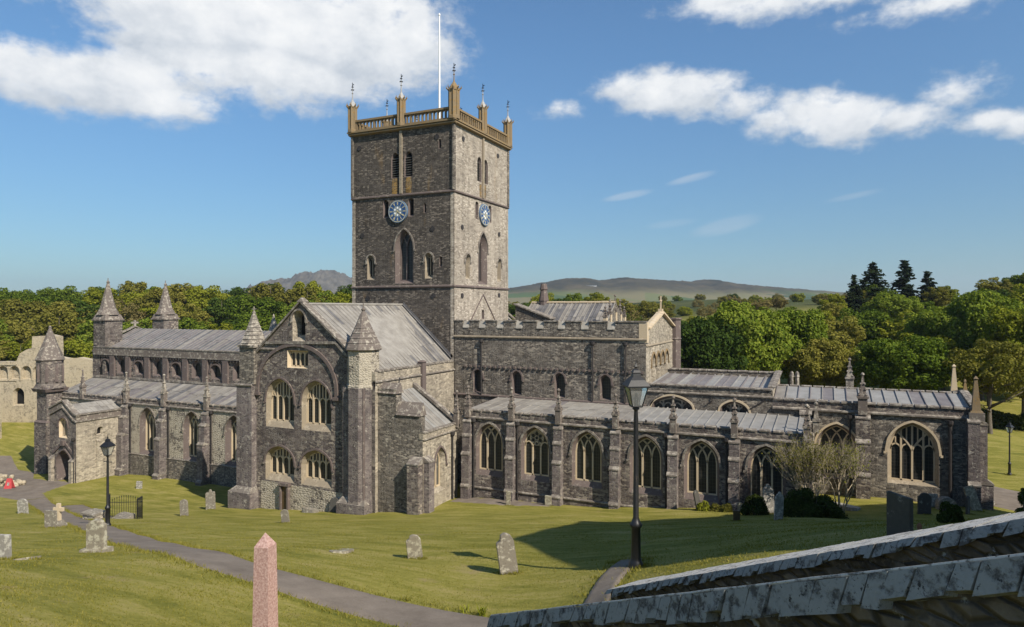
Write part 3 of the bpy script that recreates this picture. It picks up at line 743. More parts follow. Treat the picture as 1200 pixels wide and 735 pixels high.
sheet('east_path', [(43.4, 6), (44.4, 10.6), (46.7, 8.9), (49, 8), (56, 8), (60, 4), (56, 1), (50, 1.5), (45, .6), (43.2, 2)], 'path', .05, label='tarmac path east of the Lady Chapel')
sheet('paving', [(4.3, -8.8), (9, -9.2), (13.5, -8.3), (13.8, -6.8), (4.3, -6.8)], 'path', .05, label='paving along the aisle wall')

# ---------------------------------------------------------------- hills beyond
def ridge(name, x0, x1, prof, depth, mat, label, jag=3., seed=1, width=600):
    """hill whose crest follows prof (list of (lateral metres, height)) at a distance depth north-west of here"""
    r = np.random.RandomState(seed); L = np.linspace(x0, x1, 150); H = np.interp(L, [p[0] for p in prof], [p[1] for p in prof])
    ker = np.exp(-np.linspace(-2, 2, 9) ** 2); ker /= ker.sum(); Hp = np.pad(H, 4, mode='edge'); H = np.convolve(Hp, ker, 'valid')
    D = np.linspace(-1, 1, 31); v = []; 
    nz = r.randn(40, 150)
    for j, q in enumerate(D):
        base = cos(q * pi / 2) ** 1.4
        for i, l in enumerate(L):
            d = depth + q * width + 40 * sin(l * .004 + seed); x, y = fr(d, l)
            z = 6 + (H[i] - 6) * base + (jag * nz[j % 40, i] * base if 1 < j < 29 else 0) * (.3 + .7 * (H[i] > 60))
            v.append((x, y, z))
    f = [(j * 150 + i, j * 150 + i + 1, (j + 1) * 150 + i + 1, (j + 1) * 150 + i) for j in range(30) for i in range(149)]
    me = bpy.data.meshes.new(name); me.from_pydata(v, [], f); me.materials.append(M[mat]); me.polygons.foreach_set('use_smooth', [True] * len(me.polygons)); me.update()
    return struct(name, me, label)
K = 2600 / 790
def hp(px, py): return ((px - 600) * K, CAMZ + (362 - py) * K)
ridge('hill', -1150, -330, [hp(250, 350), hp(300, 338), hp(322, 330), hp(345, 328), hp(357, 322), hp(366, 320), hp(374, 321), hp(382, 317), hp(390, 318), hp(400, 320), hp(412, 326), hp(430, 334), hp(470, 344)], 2600, 'crag', 'rocky hill left of the tower', 4.5, 2, 350)
ridge('hill', -250, 1400, [hp(530, 350), hp(600, 338), hp(636, 332), hp(662, 327), hp(688, 326.5), hp(696, 330), hp(712, 328), hp(728, 325.5), hp(752, 327.5), hp(775, 328.5), hp(800, 330), hp(813, 331), hp(815, 327.6), hp(839, 327.6), hp(842, 330.5), hp(870, 333.5), hp(900, 336), hp(950, 340.5), hp(1010, 345), hp(1100, 352)], 2600, 'hill', 'long moorland ridge with fields on its lower slope', 1.2, 4, 700)

# ---------------------------------------------------------------- cathedral
cath = thing('cathedral', 'grey stone medieval cathedral with square clock tower on the lawn', 'cathedral', (-6, 6, -2))
S = Fr(0, 0, 'S')
def SF(y): return Fr(0, y, 'S')
def EF(x): return Fr(x, 0, 'E')
def NF(y): return Fr(0, y, 'N')
def WF(x): return Fr(x, 0, 'W')
def rect(u0, u1, z0, z1): return [(u0, z0), (u1, z0), (u1, z1), (u0, z1)]
def empty_part(name): 
    return None

# ---- tower
TW = 12.2
def build_tower():
    holder = MB(); tower = None
    # the walls are made last, once the holes are known: a first mesh object stands in as the parent
    tower = new('tower', bpy.data.meshes.new('tower'), cath)
    sf, ef = S, EF(0.0)
    hs = []; he = []
    def lancet(fr, c, z0, z1, w, hl, trac=None, style='cusp', lights=1, depth=.45, kind='pt', back='dark_void', jamb='dress', splay=.12, hood=False, nm='window', **k):
        hl.append(window(tower, fr, c, z0, z1 - w * .9, z1, w, kind, lights, style, splay, depth, hood, jamb, trac, nm, .1, .2, back, **k))
    hs.append(window(tower, sf, -5.75, 18.35, 21.6, 23.2, .78, 'pt', 2, 'int', .32, .6, True, 'pale' if 0 else 'dress', 'dress', bar=.14, sillh=.3))
    he.append(window(tower, ef, 6.05, 18.35, 21.6, 23.2, .72, 'pt', 2, 'int', .3, .6, True, 'dress', 'dress', bar=.14, sillh=.3))
    for fr, cs, hl in ((sf, (-6.85, -5.25), hs), (ef, (5.3, 6.75), he)):
        for c in cs:     # belfry lights with louvres
            hl.append(window(tower, fr, c, 28.9, 30.6, 31.2, .38, 'rd', 1, 'cusp', .1, .4, False, 'dress', None, 'belfry_window', .1, .15, 'dark_void'))
            mb = MB()
            for z in np.arange(29., 30.9, .24):
                mb.poly([fr.p(c - .37, z, -.08), fr.p(c + .37, z, -.08), fr.p(c + .37, z + .16, -.36), fr.p(c - .37, z + .16, -.36)], 0)
                mb.poly([fr.p(c - .37, z - .03, -.08), fr.p(c + .37, z - .03, -.08), fr.p(c + .37, z, -.08), fr.p(c - .37, z, -.08)], 0)
            part('louvre', mb, ['slate'], tower, fix=False)
    for fr, cs, hl in ((sf, (-8.0, -4.95), hs), (ef, (4.75, 7.75), he)):
        for c in cs: lancet(fr, c, 24.95, 26.5, .25, hl, splay=.08)
    for fr, cs, hl in ((sf, (-9.85, -2.85), hs), (ef, (2.75, 9.95), he)):
        for c in cs: hl.append(window(tower, fr, c, 18.75, 20.4, 20.9, .36, 'rd', 2, 'cusp', .1, .4, True, 'jamb', 'jamb', 'niche', .12, .25, 'dark_void'))
    lancet(ef, 6.1, 14.6, 15.35, .22, he, splay=.06)
    lancet(sf, -1.5, 19.8, 20.6, .1, hs, splay=.04); lancet(sf, -3.3, 25.2, 25.9, .1, hs, splay=.04); lancet(sf, -1.6, 31.4, 32.1, .1, hs, splay=.04)
    mb = MB(); zt = 33.55
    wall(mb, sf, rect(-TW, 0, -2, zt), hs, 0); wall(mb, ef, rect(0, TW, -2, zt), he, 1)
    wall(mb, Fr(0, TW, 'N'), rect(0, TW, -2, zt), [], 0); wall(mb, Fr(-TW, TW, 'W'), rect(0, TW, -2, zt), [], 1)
    mb.poly([(-TW, 0, zt), (0, 0, zt), (0, TW, zt), (-TW, TW, zt)], 2)
    # scar of an old gable on the east face
    for q in ([(6.1, 17.0), (8.95, 14.25)], [(6.1, 17.0), (3.3, 14.25)]): ribbon(mb, ef, q, .12, .07, -.02, 3)
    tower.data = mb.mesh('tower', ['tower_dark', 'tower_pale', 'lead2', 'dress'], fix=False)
    full = [(sf, -TW, 0), (ef, 0, TW), (Fr(0, TW, 'N'), 0, TW), (Fr(-TW, TW, 'W'), 0, TW)]
    mb = MB()
    for fr, a, b in full:
        course(mb, fr, a - .1, b + .1, 26.95, .3, .16, 0); course(mb, fr, a - .1, b + .1, 17.72, .28, .15, 0)
    part('string_course', mb, ['dress'], tower)
    mb = MB()
    for fr, a, b in full:
        course(mb, fr, a - .3, b + .3, 33.62, .34, .34, 0); slab(mb, fr, a - .4, b + .4, 33.75, 33.9, -.3, .42, 0)
    part('cornice', mb, ['gold'], tower)
    # pilaster strips of the belfry stage
    for fr, c in ((sf, -6.1), (ef, 6.02)):
        mb = MB(); slab(mb, fr, c - .15, c + .15, 27.1, 33.45, -.02, .16, 0); part('pilaster', mb, ['jamb'], tower)
    mb = MB()
    for (x, y) in ((0, 0), (-TW, 0), (0, TW)): mb.ring((x - .02 * (1 if x == 0 else -1), y), [(.2, 27.1), (.2, 33.45)], 8, 0)
    for fr, cs in ((sf, (-.17, -TW + .17)), (ef, (.17, TW - .17))):
        for c in cs: slab(mb, fr, c - .2, c + .2, -1, 26.8, -.01, .03, 1)
    part('corner_shaft', mb, ['rubble', 'tower_pale'], tower)
    for c in (-6.88, -5.22):
        mb = MB(); wall(mb, sf, [(c - .34, 27.15), (c + .3, 27.12), (c + .36, 28.1), (c + .3, 28.72), (c - .28, 28.7), (c - .36, 27.9)], [], 0, .012); part('stained_stone', mb, ['tower_orange'], tower, fix=False)
    for c in (5.55, 6.5): mb = MB(); wall(mb, ef, [(c - .2, 27.15), (c + .2, 27.15), (c + .22, 28.6), (c - .22, 28.5)], [], 0, .012); part('stained_stone', mb, ['tower_orange'], tower, fix=False)
    # pierced parapet on each side
    for fr, a, b in full:
        mb = MB(); slab(mb, fr, a + .3, b - .3, 33.9, 34.12, -.22, .1, 0); slab(mb, fr, a + .3, b - .3, 34.95, 35.15, -.26, .14, 0)
        n = 26
        for i in range(n):
            u = a + .5 + (b - a - 1.0) * i / (n - 1); w = .11 if i % 5 == 0 else .055
            slab(mb, fr, u - w, u + w, 34.12, 34.95, -.18, .06, 0)
            if i < n - 1:
                u2 = a + .5 + (b - a - 1.0) * (i + .5) / (n - 1)
                for d in (-1, 1): ribbon(mb, fr, [(u2 + d * .14, 34.78), (u2, 34.93)], .045, .04, -.16, 0)
        part('parapet', mb, ['gold'], tower, fix=False)
    # eight pinnacles with lead caps and weathervanes
    spots = [(0, 0, .5), (-TW, 0, .44), (0, TW, .44), (-TW, TW, .44), (-6.1, -.02, .4), (0.02, 6.02, .4), (-TW, 6.1, .4), (-6.1, TW, .4)]
    for i, (x, y, r) in enumerate(spots):
        mb = MB(); top = 36.75 if i else 36.95
        mb.ring((x, y), [(r * 1.15, 33.9), (r * 1.15, 34.2), (r, 34.25), (r, top - .35), (r * 1.12, top - .3), (r * 1.12, top - .15)], 8, 0)
        for k in range(8):
            an = pi / 8 + k * pi / 4
            mb.tube([(x + r * cos(an), y + r * sin(an), 34.2), (x + r * cos(an), y + r * sin(an), top - .1)], .07, 4, 0)
            mb.tube([(x + r * cos(an), y + r * sin(an), top - .25), (x + r * 1.45 * cos(an), y + r * 1.45 * sin(an), top - .02), (x + r * 1.4 * cos(an), y + r * 1.4 * sin(an), top + .18)], [.09, .07, .02], 4, 0)
        p = part('pinnacle', mb, ['gold'], tower)
        mb = MB(); mb.ring((x, y), [(r * 1.02, top - .15), (r * .85, top + .1), (r * .5, top + .36), (r * .2, top + .58), (.06, top + .75), (.04, top + 1.2), (.11, top + 1.28), (.04, top + 1.36), (.03, top + 1.9)], 8, 0)
        part('lead_cap', mb, ['leadcap' if i else 'gold'], tower)
        mb = MB(); z = top + 1.9
        for w, h in ((.2, 0), (.13, .3)):
            mb.box(x - w, y - .02, z - .28 + h, x + w, y + .02, z - .22 + h, 0); mb.box(x - .02, y - w, z - .28 + h, x + .02, y + w, z - .22 + h, 0)
        mb.box(x - .025, y - .025, z - .5, x + .025, y + .025, z + .5, 0)
        mb.poly([(x, y, z + .2), (x + .22, y - .06, z + .24), (x + .22, y - .06, z + .34), (x, y, z + .3)], 0); mb.poly([(x, y + .015, z + .3), (x + .22, y - .045, z + .34), (x + .22, y - .045, z + .24), (x, y + .015, z + .2)], 0)
        part('weathervane', mb, ['iron'], tower)
    # clocks
    for fr, c, z in ((sf, -6.42, 25.32), (ef, 6.28, 25.4)):
        mb = MB(); R0 = 1.12
        def disc(r0, r1, o, m, a0=0, a1=2 * pi, n=48):
            for k in range(n):
                q0, q1 = a0 + (a1 - a0) * k / n, a0 + (a1 - a0) * (k + 1) / n
                mb.poly([fr.p(c + r0 * cos(q0), z + r0 * sin(q0), o), fr.p(c + r1 * cos(q0), z + r1 * sin(q0), o), fr.p(c + r1 * cos(q1), z + r1 * sin(q1), o), fr.p(c + r0 * cos(q1), z + r0 * sin(q1), o)], m)
        disc(1.1, 1.13, .2, 1); disc(0.0, 1.1, .2, 1); disc(1.02, 1.07, .206, 3)
        for k in range(48):
            q0, q1 = 2 * pi * k / 48, 2 * pi * (k + 1) / 48
            mb.poly([fr.p(c + 1.13 * cos(q0), z + 1.13 * sin(q0), .2), fr.p(c + 1.13 * cos(q0), z + 1.13 * sin(q0), 0), fr.p(c + 1.13 * cos(q1), z + 1.13 * sin(q1), 0), fr.p(c + 1.13 * cos(q1), z + 1.13 * sin(q1), .2)], 1)
        for k in range(12):  # blue fields with numeral strokes between them
            a = pi / 2 - k * pi / 6; disc(.6, .98, .206, 0, a - .2 + pi / 12, a + .2 + pi / 12, 5)
            nst = [3, 1, 2, 3, 3, 2, 3, 4, 4, 3, 2, 3][k]
            for s_ in range(nst):
                q = a + (s_ - (nst - 1) / 2) * .06
                ribbon(mb, fr, [(c + .66 * cos(q), z + .66 * sin(q)), (c + .94 * cos(q + (.03 if nst > 3 and s_ % 2 else 0)), z + .94 * sin(q))], .028, .216, .2, 3)
        for k in range(6):   # pale pierced centre
            a = pi / 6 + k * pi / 3; mb.poly([fr.p(c + .36 * cos(a) + .12 * cos(t * pi / 4 + .4), z + .36 * sin(a) + .12 * sin(t * pi / 4 + .4), .208) for t in range(8)], 2)
            ribbon(mb, fr, [(c, z), (c + .58 * cos(a + pi / 6), z + .58 * sin(a + pi / 6))], .03, .212, .2, 3)
        face = part('clock_face', mb, ['blue', 'bluepale', 'white', 'gilt'], tower, fix=False)
        mb = MB()
        for an, l, w in ((radians(-33), .85, .06), (radians(-125), .55, .08)): ribbon(mb, fr, [(c - .15 * cos(an), z - .15 * sin(an)), (c + l * cos(an), z + l * sin(an))], w, .24, .225, 0)
        part('clock_hands', mb, ['gilt'], tower, fix=False)
    # iron tie plates
    for fr, pts in ((sf, ((-10.9, 23.1), (-2.4, 23.4), (-10.2, 16.6), (-2.3, 16.8), (-1.9, 32.4), (-11.3, 32.2))), (ef, ((1.6, 23.6), (9.9, 23.7), (1.6, 16.8), (9.9, 17.0), (1.8, 32.4), (9.6, 32.3)))):
        for u, z in pts:
            mb = MB(); v = [fr.p(u + .26 * cos(k * pi / 5), z + .26 * sin(k * pi / 5), .06) for k in range(10)]; w = [fr.p(u + .26 * cos(k * pi / 5), z + .26 * sin(k * pi / 5), -.02) for k in range(10)]
            mb.poly(v, 0); [mb.poly([v[k], w[k], w[(k + 1) % 10], v[(k + 1) % 10]], 0) for k in range(10)]
            part('tie_plate', mb, ['pipe'], tower)
build_tower()

def battlement(parent, fr, u0, u1, zb, z_sill, z_top, crens, cw, th=.55, m='rubble'):
    """parapet with narrow crenels whose pale sloping sills rise to the back"""
    mb = MB(); edges = [u0]
    for c in crens: edges += [c - cw / 2, c + cw / 2]
    edges.append(u1)
    for i in range(0, len(edges), 2):
        slab(mb, fr, edges[i], edges[i + 1], zb, z_top - .12, -th, 0., 0); slab(mb, fr, edges[i] - .03, edges[i + 1] + .03, z_top - .12, z_top, -th - .05, .07, 1)
    for c in crens:
        a, b = c - cw / 2, c + cw / 2
        slab(mb, fr, a, b, zb, z_sill, -th + .02, -.02, 0)
        mb.poly([fr.p(a, z_sill, .05), fr.p(b, z_sill, .05), fr.p(b, z_top - .1, -th * .35), fr.p(a, z_top - .1, -th * .35)], 2)
        mb.poly([fr.p(a, z_sill - .08, .05), fr.p(b, z_sill - .08, .05), fr.p(b, z_sill, .05), fr.p(a, z_sill, .05)], 2)
        mb.poly([fr.p(a, z_top - .1, -th * .35), fr.p(b, z_top - .1, -th * .35), fr.p(b, z_sill, -th), fr.p(a, z_sill, -th)], 2)
    return part('battlement', mb, [m, 'coping', 'sillpale'], parent)

# ---- presbytery, east of the tower
def build_presbytery():
    X1, Y1 = 18.8, 12.0
    o = new('presbytery', bpy.data.meshes.new('presbytery'), cath); ef = EF(X1); hs = []; he = []
    for c in (2.62, 6.7, 10.96, 15.23): hs.append(window(o, S, c, 7.62, 9.1, 9.6, .37, 'pt', 1, 'cusp', .13, .45, True, 'dress', None, 'window', .08, .12, 'glass', 'dress'))
    for i, c in enumerate((2.1, 3.9, 5.7, 7.5)): he.append(window(o, ef, c + .6, 9.0, 10.6, 11.35, .55, 'pt', 1, 'cusp', .18, .5, True, 'pale', None, 'window', .08, .15, 'dress', 'gold'))
    mb = MB(); zt = 12.9
    wall(mb, S, rect(0, X1, -1, zt), hs, 0)
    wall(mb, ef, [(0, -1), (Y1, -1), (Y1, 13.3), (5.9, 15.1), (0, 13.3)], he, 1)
    wall(mb, Fr(X1, Y1, 'N'), rect(0, X1, -1, zt), [], 0)
    mb.poly([(0, 0, zt), (X1, 0, zt), (X1, Y1, zt), (0, Y1, zt)], 2)
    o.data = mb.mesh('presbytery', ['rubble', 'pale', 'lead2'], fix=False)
    battlement(o, S, 0.05, X1 + .02, 12.98, 13.75, 14.45, [1.35, 3.1, 5.0, 6.95, 9.05, 11.15, 13.35, 15.75][0:8], .7)
    mb = MB(); course(mb, S, 0.02, X1 + .1, 12.85, .22, .14); course(mb, ef, 0, Y1, 12.3, .2, .1); course(mb, S, .02, X1, 7.28, .22, .16, 1)
    part('string_course', mb, ['jamb', 'dress'], o)
    mb = MB(); slab(mb, S, 1.2, 1.42, 9.95, 10.15, -.02, .16, 0); repeat(part('corbel', mb, ['dress'], o), [(i * .52, 0, 0) for i in range(1, 34)])
    for u in (3.05, 14.1, 17.05): drainpipe(o, S, u, 7.4, 12.5)
    mb = MB(); slab(mb, ef, -.02, .55, 12.6, 14.35, -.6, .12, 0); part('corner_block', mb, ['honey'], o)
    mb = MB()
    coping_line(mb, (X1 - .05, .4, 13.75), (X1 - .05, 5.9, 15.1), .7, .14, 0, 8); coping_line(mb, (X1 - .05, 5.9, 15.1), (X1 - .05, 11.4, 13.6), .7, .14, 0, 8)
    part('gable_coping', mb, ['honey'], o)
    mb = MB(); x, y = X1 - .05, 5.9
    mb.box(x - .2, y - .2, 15.1, x + .2, y + .2, 15.5, 0); mb.box(x - .06, y - .06, 15.5, x + .06, y + .06, 16.7, 0); mb.box(x - .05, y - .35, 16.2, x + .05, y + .35, 16.32, 0)
    part('gable_cross', mb, ['honey'], o)
    mb = MB(); mb.ring((X1 + .1, 11.5), [(.62, 0), (.62, 12.4), (.7, 12.5), (.62, 12.6), (.62, 14.4), (.75, 14.45), (.75, 14.6)], 8, 0); part('corner_turret', mb, ['dress'], o)
    lead_roof('roof', o, (0, .6, 13.0), (X1 - .4, .6, 13.0), (X1 - .4, 6, 14.2), (0, 6, 14.2), 20, 2, ['lead1', 'lead2'], [3, 1], seed=5)
    lead_roof('roof', o, (X1 - .4, 11.4, 13.0), (0, 11.4, 13.0), (0, 6, 14.2), (X1 - .4, 6, 14.2), 20, 2, ['lead1', 'lead2'], [3, 1], seed=6)
build_presbytery()

# ---- choir aisle
def build_aisle():
    Y = -6.9; X0, X1 = 4.9, 31.9; f = SF(Y)
    o = new('choir_aisle', bpy.data.meshes.new('choir_aisle'), cath); hs = []
    cs = [(7.35, 'int'), (11.48, 'geo'), (15.87, 'int'), (20.5, 'int'), (24.55, 'int'), (28.95, 'int')]
    for c, st in cs: hs.append(window(o, f, c, 2.02, 4.3, 5.78, 1.06, 'pt', 3, st, .19, .42, True, 'dress', 'honey', 'window', .125, .4))
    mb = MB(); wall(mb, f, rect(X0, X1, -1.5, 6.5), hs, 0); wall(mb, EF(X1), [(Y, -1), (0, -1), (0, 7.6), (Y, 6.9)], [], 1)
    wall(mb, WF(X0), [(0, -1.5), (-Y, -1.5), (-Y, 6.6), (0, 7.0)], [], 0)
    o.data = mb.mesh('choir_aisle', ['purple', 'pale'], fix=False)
    mb = MB(); slab(mb, f, X0 - .02, X1 + .02, 6.5, 6.93, -.45, .01, 0); part('parapet', mb, ['purple'], o)
    mb = MB(); coping_line(mb, (X0, Y + .22, 6.93), (X1 + .1, Y + .22, 6.93), .58, .1, 0, 30); part('parapet_coping', mb, ['coping'], o)
    mb = MB(); course(mb, f, X0 - .1, X1 + .1, 6.38, .24, .16); course(mb, f, X0, X1, .55, .2, .1); part('string_course', mb, ['coping'], o)
    lead_roof('roof', o, (X0, Y + .45, 6.86), (19.1, Y + .45, 6.86), (19.1, -.02, 7.2), (X0, -.02, 7.2), 16, 2, ['lead1', 'lead2', 'lead5'], [5, 3, .5], seed=3)
    lead_roof('roof', o, (19.12, Y + .45, 6.86), (X1 - .2, Y + .45, 6.86), (X1 - .2, -.04, 7.16), (19.12, -.04, 7.16), 16, 1, ['lead4', 'lead4'], [3, 1], seam=.09, seed=4)
    for i, c in enumerate((5.4, 9.45, 13.55, 18.2, 22.55, 26.85, 31.55)):
        b = buttress(o, f, c, -1.5, [(.75, .78), (3.4, .66), (4.9, .5), (6.1, .36)], .7)
        pinnacle(o, *f.p(c, 0, .12)[:2], 6.4, 9.05 + (i % 3) * .08, .44)
    for i in range(2): pinnacle(o, 31.6 + i * .5, -6.5 + i * .9, 6.9, 8.9 + .15 * i, .42, ('spire_pale', 'spire_pale'), 'plain')
    for u in (5.95, 9.98, 26.3, 22.0): drainpipe(o, f, u, -.3, 6.2)
build_aisle()

# ---- south transept
def build_transept():
    Y = -12.6; f = SF(Y); o = new('transept', bpy.data.meshes.new('transept'), cath); hs = []
    RX0, RX1 = -7.5, -5.95       # the ridge runs slightly askew
    for c in (-10.02, -6.02): hs.append(window(o, f, c, 5.75, 7.6, 9.25, 1.36, 'pt', 4, 'perp', .22, .5, True, 'jamb', 'honey', 'window', .13, .5, 'glass', 'dress'))
    for c in (-10.05, -6.02): hs.append(window(o, f, c, 1.1, 2.3, 3.42, 1.4, 'tu', 4, 'perp', .22, .5, True, 'jamb', 'honey', 'window', .14, .5, 'glass', 'dress'))
    hs.append(window(o, f, -8.05, 10.55, 11.6, 11.85, 1.0, 'sq', 4, 'cusp', .14, .4, False, 'honey', 'honey', 'window', .11, .1, 'glass'))
    hs.append(window(o, f, -7.9, 13.25, 14.6, 15.15, .5, 'rd', 1, 'cusp', .2, .9, True, 'pale', None, 'niche', .1, .5, 'dark_void'))
    mb = MB()
    wall(mb, f, [(-13.9, -4), (0, -2.5), (0, 9.0), (-.6, 10.6), (-7.62, 16.0), (-13.6, 10.9), (-13.9, 9)], hs, 0)
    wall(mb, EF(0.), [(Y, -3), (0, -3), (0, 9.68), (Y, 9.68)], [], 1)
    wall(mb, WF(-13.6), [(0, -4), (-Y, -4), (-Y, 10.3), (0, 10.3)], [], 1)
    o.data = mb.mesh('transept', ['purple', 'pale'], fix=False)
    # rough lower wall patch, standing a little proud
    mb = MB(); wall(mb, f, [(-12.2, -3.6), (-2.9, -3.2), (-2.9, .35), (-12.2, .5)], [], 0, .03); part('plinth', mb, ['render'], o)
    lead_roof('roof', o, (-.28, Y + .7, 10.45), (-.28, -.02, 10.45), (RX1, -.02, 15.85), (RX0, Y + .4, 15.85), 24, 3, ['lead1', 'lead2', 'lead3'], [9, 3.5, 1.9], seam=.07, seed=11)
    lead_roof('roof', o, (-13.4, -.02, 10.45), (-13.4, Y + .7, 10.45), (RX0, Y + .4, 15.85), (RX1, -.02, 15.85), 24, 3, ['lead1', 'lead2', 'lead3'], [8, 3, 1], seam=.07, seed=12)
    mb = MB(); mb.tube([(RX0, Y + .3, 15.92), (RX1, -.05, 15.92)], .11, 8, 0)
    part('ridge_roll', mb, ['lead1'], o)
    mb = MB(); mb.poly([(-.2, -.03, 10.7), (RX1 + .1, -.03, 15.95), (RX1 + .1, -.03, 16.2), (-.1, -.03, 10.95)], 0); mb.poly([(-.2, -.03, 10.7), (RX1 + .1, -.03, 15.95), (RX1 + .1, -.2, 15.95), (-.2, -.2, 10.7)], 0)
    part('flashing', mb, ['lead3'], o)
    mb = MB(); slab(mb, EF(0.), Y, -.05, 9.68, 10.4, -.42, .0, 0); part('parapet', mb, ['pale'], o)
    mb = MB(); coping_line(mb, (-.2, Y + .3, 10.4), (-.2, -.1, 10.4), .56, .12, 0, 14); course(mb, EF(0.), Y, 0, 9.62, .2, .14, 0); part('parapet_coping', mb, ['coping'], o)
    mb = MB(); slab(mb, EF(0.), -5.95, -5.35, 6, 10.75, -.3, .22, 0); mb.box(-.35, -6., 10.75, .3, -5.3, 10.9, 0, (.2, .2, .2, .2)); part('pilaster', mb, ['dress'], o)
    mb = MB(); coping_line(mb, (-7.62, Y + .15, 16.05), (-2.6, Y + .15, 12.05), .75, .2, 0, 9); coping_line(mb, (-12.6, Y + .15, 11.75), (-7.62, Y + .15, 16.05), .75, .2, 0, 9)
    mb.box(-7.95, Y - .25, 16.1, -7.3, Y + .55, 16.45, 0, (.3, .3, .2, .2)); part('gable_coping', mb, ['coping'], o)
    mb = MB(); course(mb, f, -12.2, -10.6, 12.0, .22, .14)
    ribbon(mb, f, [(-13.0, 11.4), (-11.7, 12.55), (-3.9, 12.7), (-2.7, 11.6)], .22, .16, 0, 0); part('string_course', mb, ['coping'], o)
    # big relieving arch
    mb = MB(); pts = [(-8.2 + 4.35 * -cos(t * pi / 24), 8.7 + 3.75 * sin(t * pi / 24)) for t in range(25)]
    ribbon(mb, f, [(-12.55, 8.2)] + pts + [(-3.85, 8.2)], .3, .14, 0, 0)
    for u in (-12.55, -3.85): slab(mb, f, u - .3, u + .3, 7.95, 8.2, -.02, .25, 0)
    part('relieving_arch', mb, ['dress'], o)
    # turrets
    mb = MB(); slab(mb, f, -14.55, -12.75, -4, 8.8, -1.5, .55, 0); course(mb, Fr(0, Y - .55, 'S'), -14.6, -12.7, 8.8, .24, .1, 1)
    mb.box(-14.35, Y - .4, 8.85, -12.65, Y + 1.3, 12.15, 2)
    mb.box(-15.1, Y - 1.0, -4, -12.5, Y + .2, -.55, 0, (.0, .0, 0, 0)); mb.box(-15.1, Y - 1.0, -.55, -12.5, Y + .2, -.1, 1, (.55, .25, .4, 0))
    t = part('turret', mb, ['ashlar', 'coping', 'rubble'], o)
    mb = MB(); mb.box(-14.5, Y - .55, 12.1, -12.5, Y + 1.45, 12.3, 0); mb.ring((-13.5, Y + .45), [(1.22, 12.3), (.62, 13.8), (.16, 15.05), (.2, 15.15), (.06, 15.3), (.05, 15.7)], 8, 0)
    for zz in np.arange(12.5, 14.8, .34): mb.ring((-13.5, Y + .45), [(1.22 - (zz - 12.3) * .4 + .06, zz), (1.22 - (zz - 12.3) * .4 - .07, zz + .12)], 8, 0, cap1=False); mb.box(-13.75, Y + .42, 15.45, -13.25, Y + .48, 15.53, 0)
    part('turret_cap', mb, ['spire_pale'], o)
    mb = MB(); slab(mb, f, -2.85, -.6, -3, 9.15, -1.4, .5, 0); mb.ring((-1.55, Y + .5), [(1.38, 9.0), (1.38, 9.3), (1.3, 9.35), (1.3, 12.1)], 8, 2)
    mb.ring((-1.5, Y + .3), [(1.45, -3), (1.25, 1.0), (1.25, 9.15)], 8, 0)
    mb.box(-3.15, Y - .95, -3, -.35, Y + .2, -.15, 0); mb.box(-3.15, Y - .95, -.15, -.35, Y + .2, .3, 1, (.3, .3, .4, 0))
    for u, z in ((-2.0, 3.3), (-2.0, 6.6)): slab(mb, f, u - .06, u + .06, z, z + .8, .5, .505, 3)
    for u in (-.95, -.72): mb.tube([f.p(u, -1, .55), f.p(u, 9.1, .55)], .1, 6, 4)
    t = part('turret', mb, ['ashlar', 'coping', 'render', 'dark_void', 'dress'], o)
    mb = MB(); mb.ring((-1.55, Y + .5), [(1.36, 12.1), (1.55, 12.2), (1.5, 12.4), (.75, 13.9), (.3, 15.0), (.12, 15.3), (.2, 15.45), (.05, 15.6), (.05, 15.95)], 8, 0)
    for zz in np.arange(12.75, 14.8, .4):
        r_ = 1.5 - (zz - 12.4) * .5
        mb.ring((-1.55, Y + .5), [(r_ + .05, zz), (r_ - .06, zz + .12)], 8, 0, cap1=False)
    part('turret_cap', mb, ['spire'], o)
build_transept()

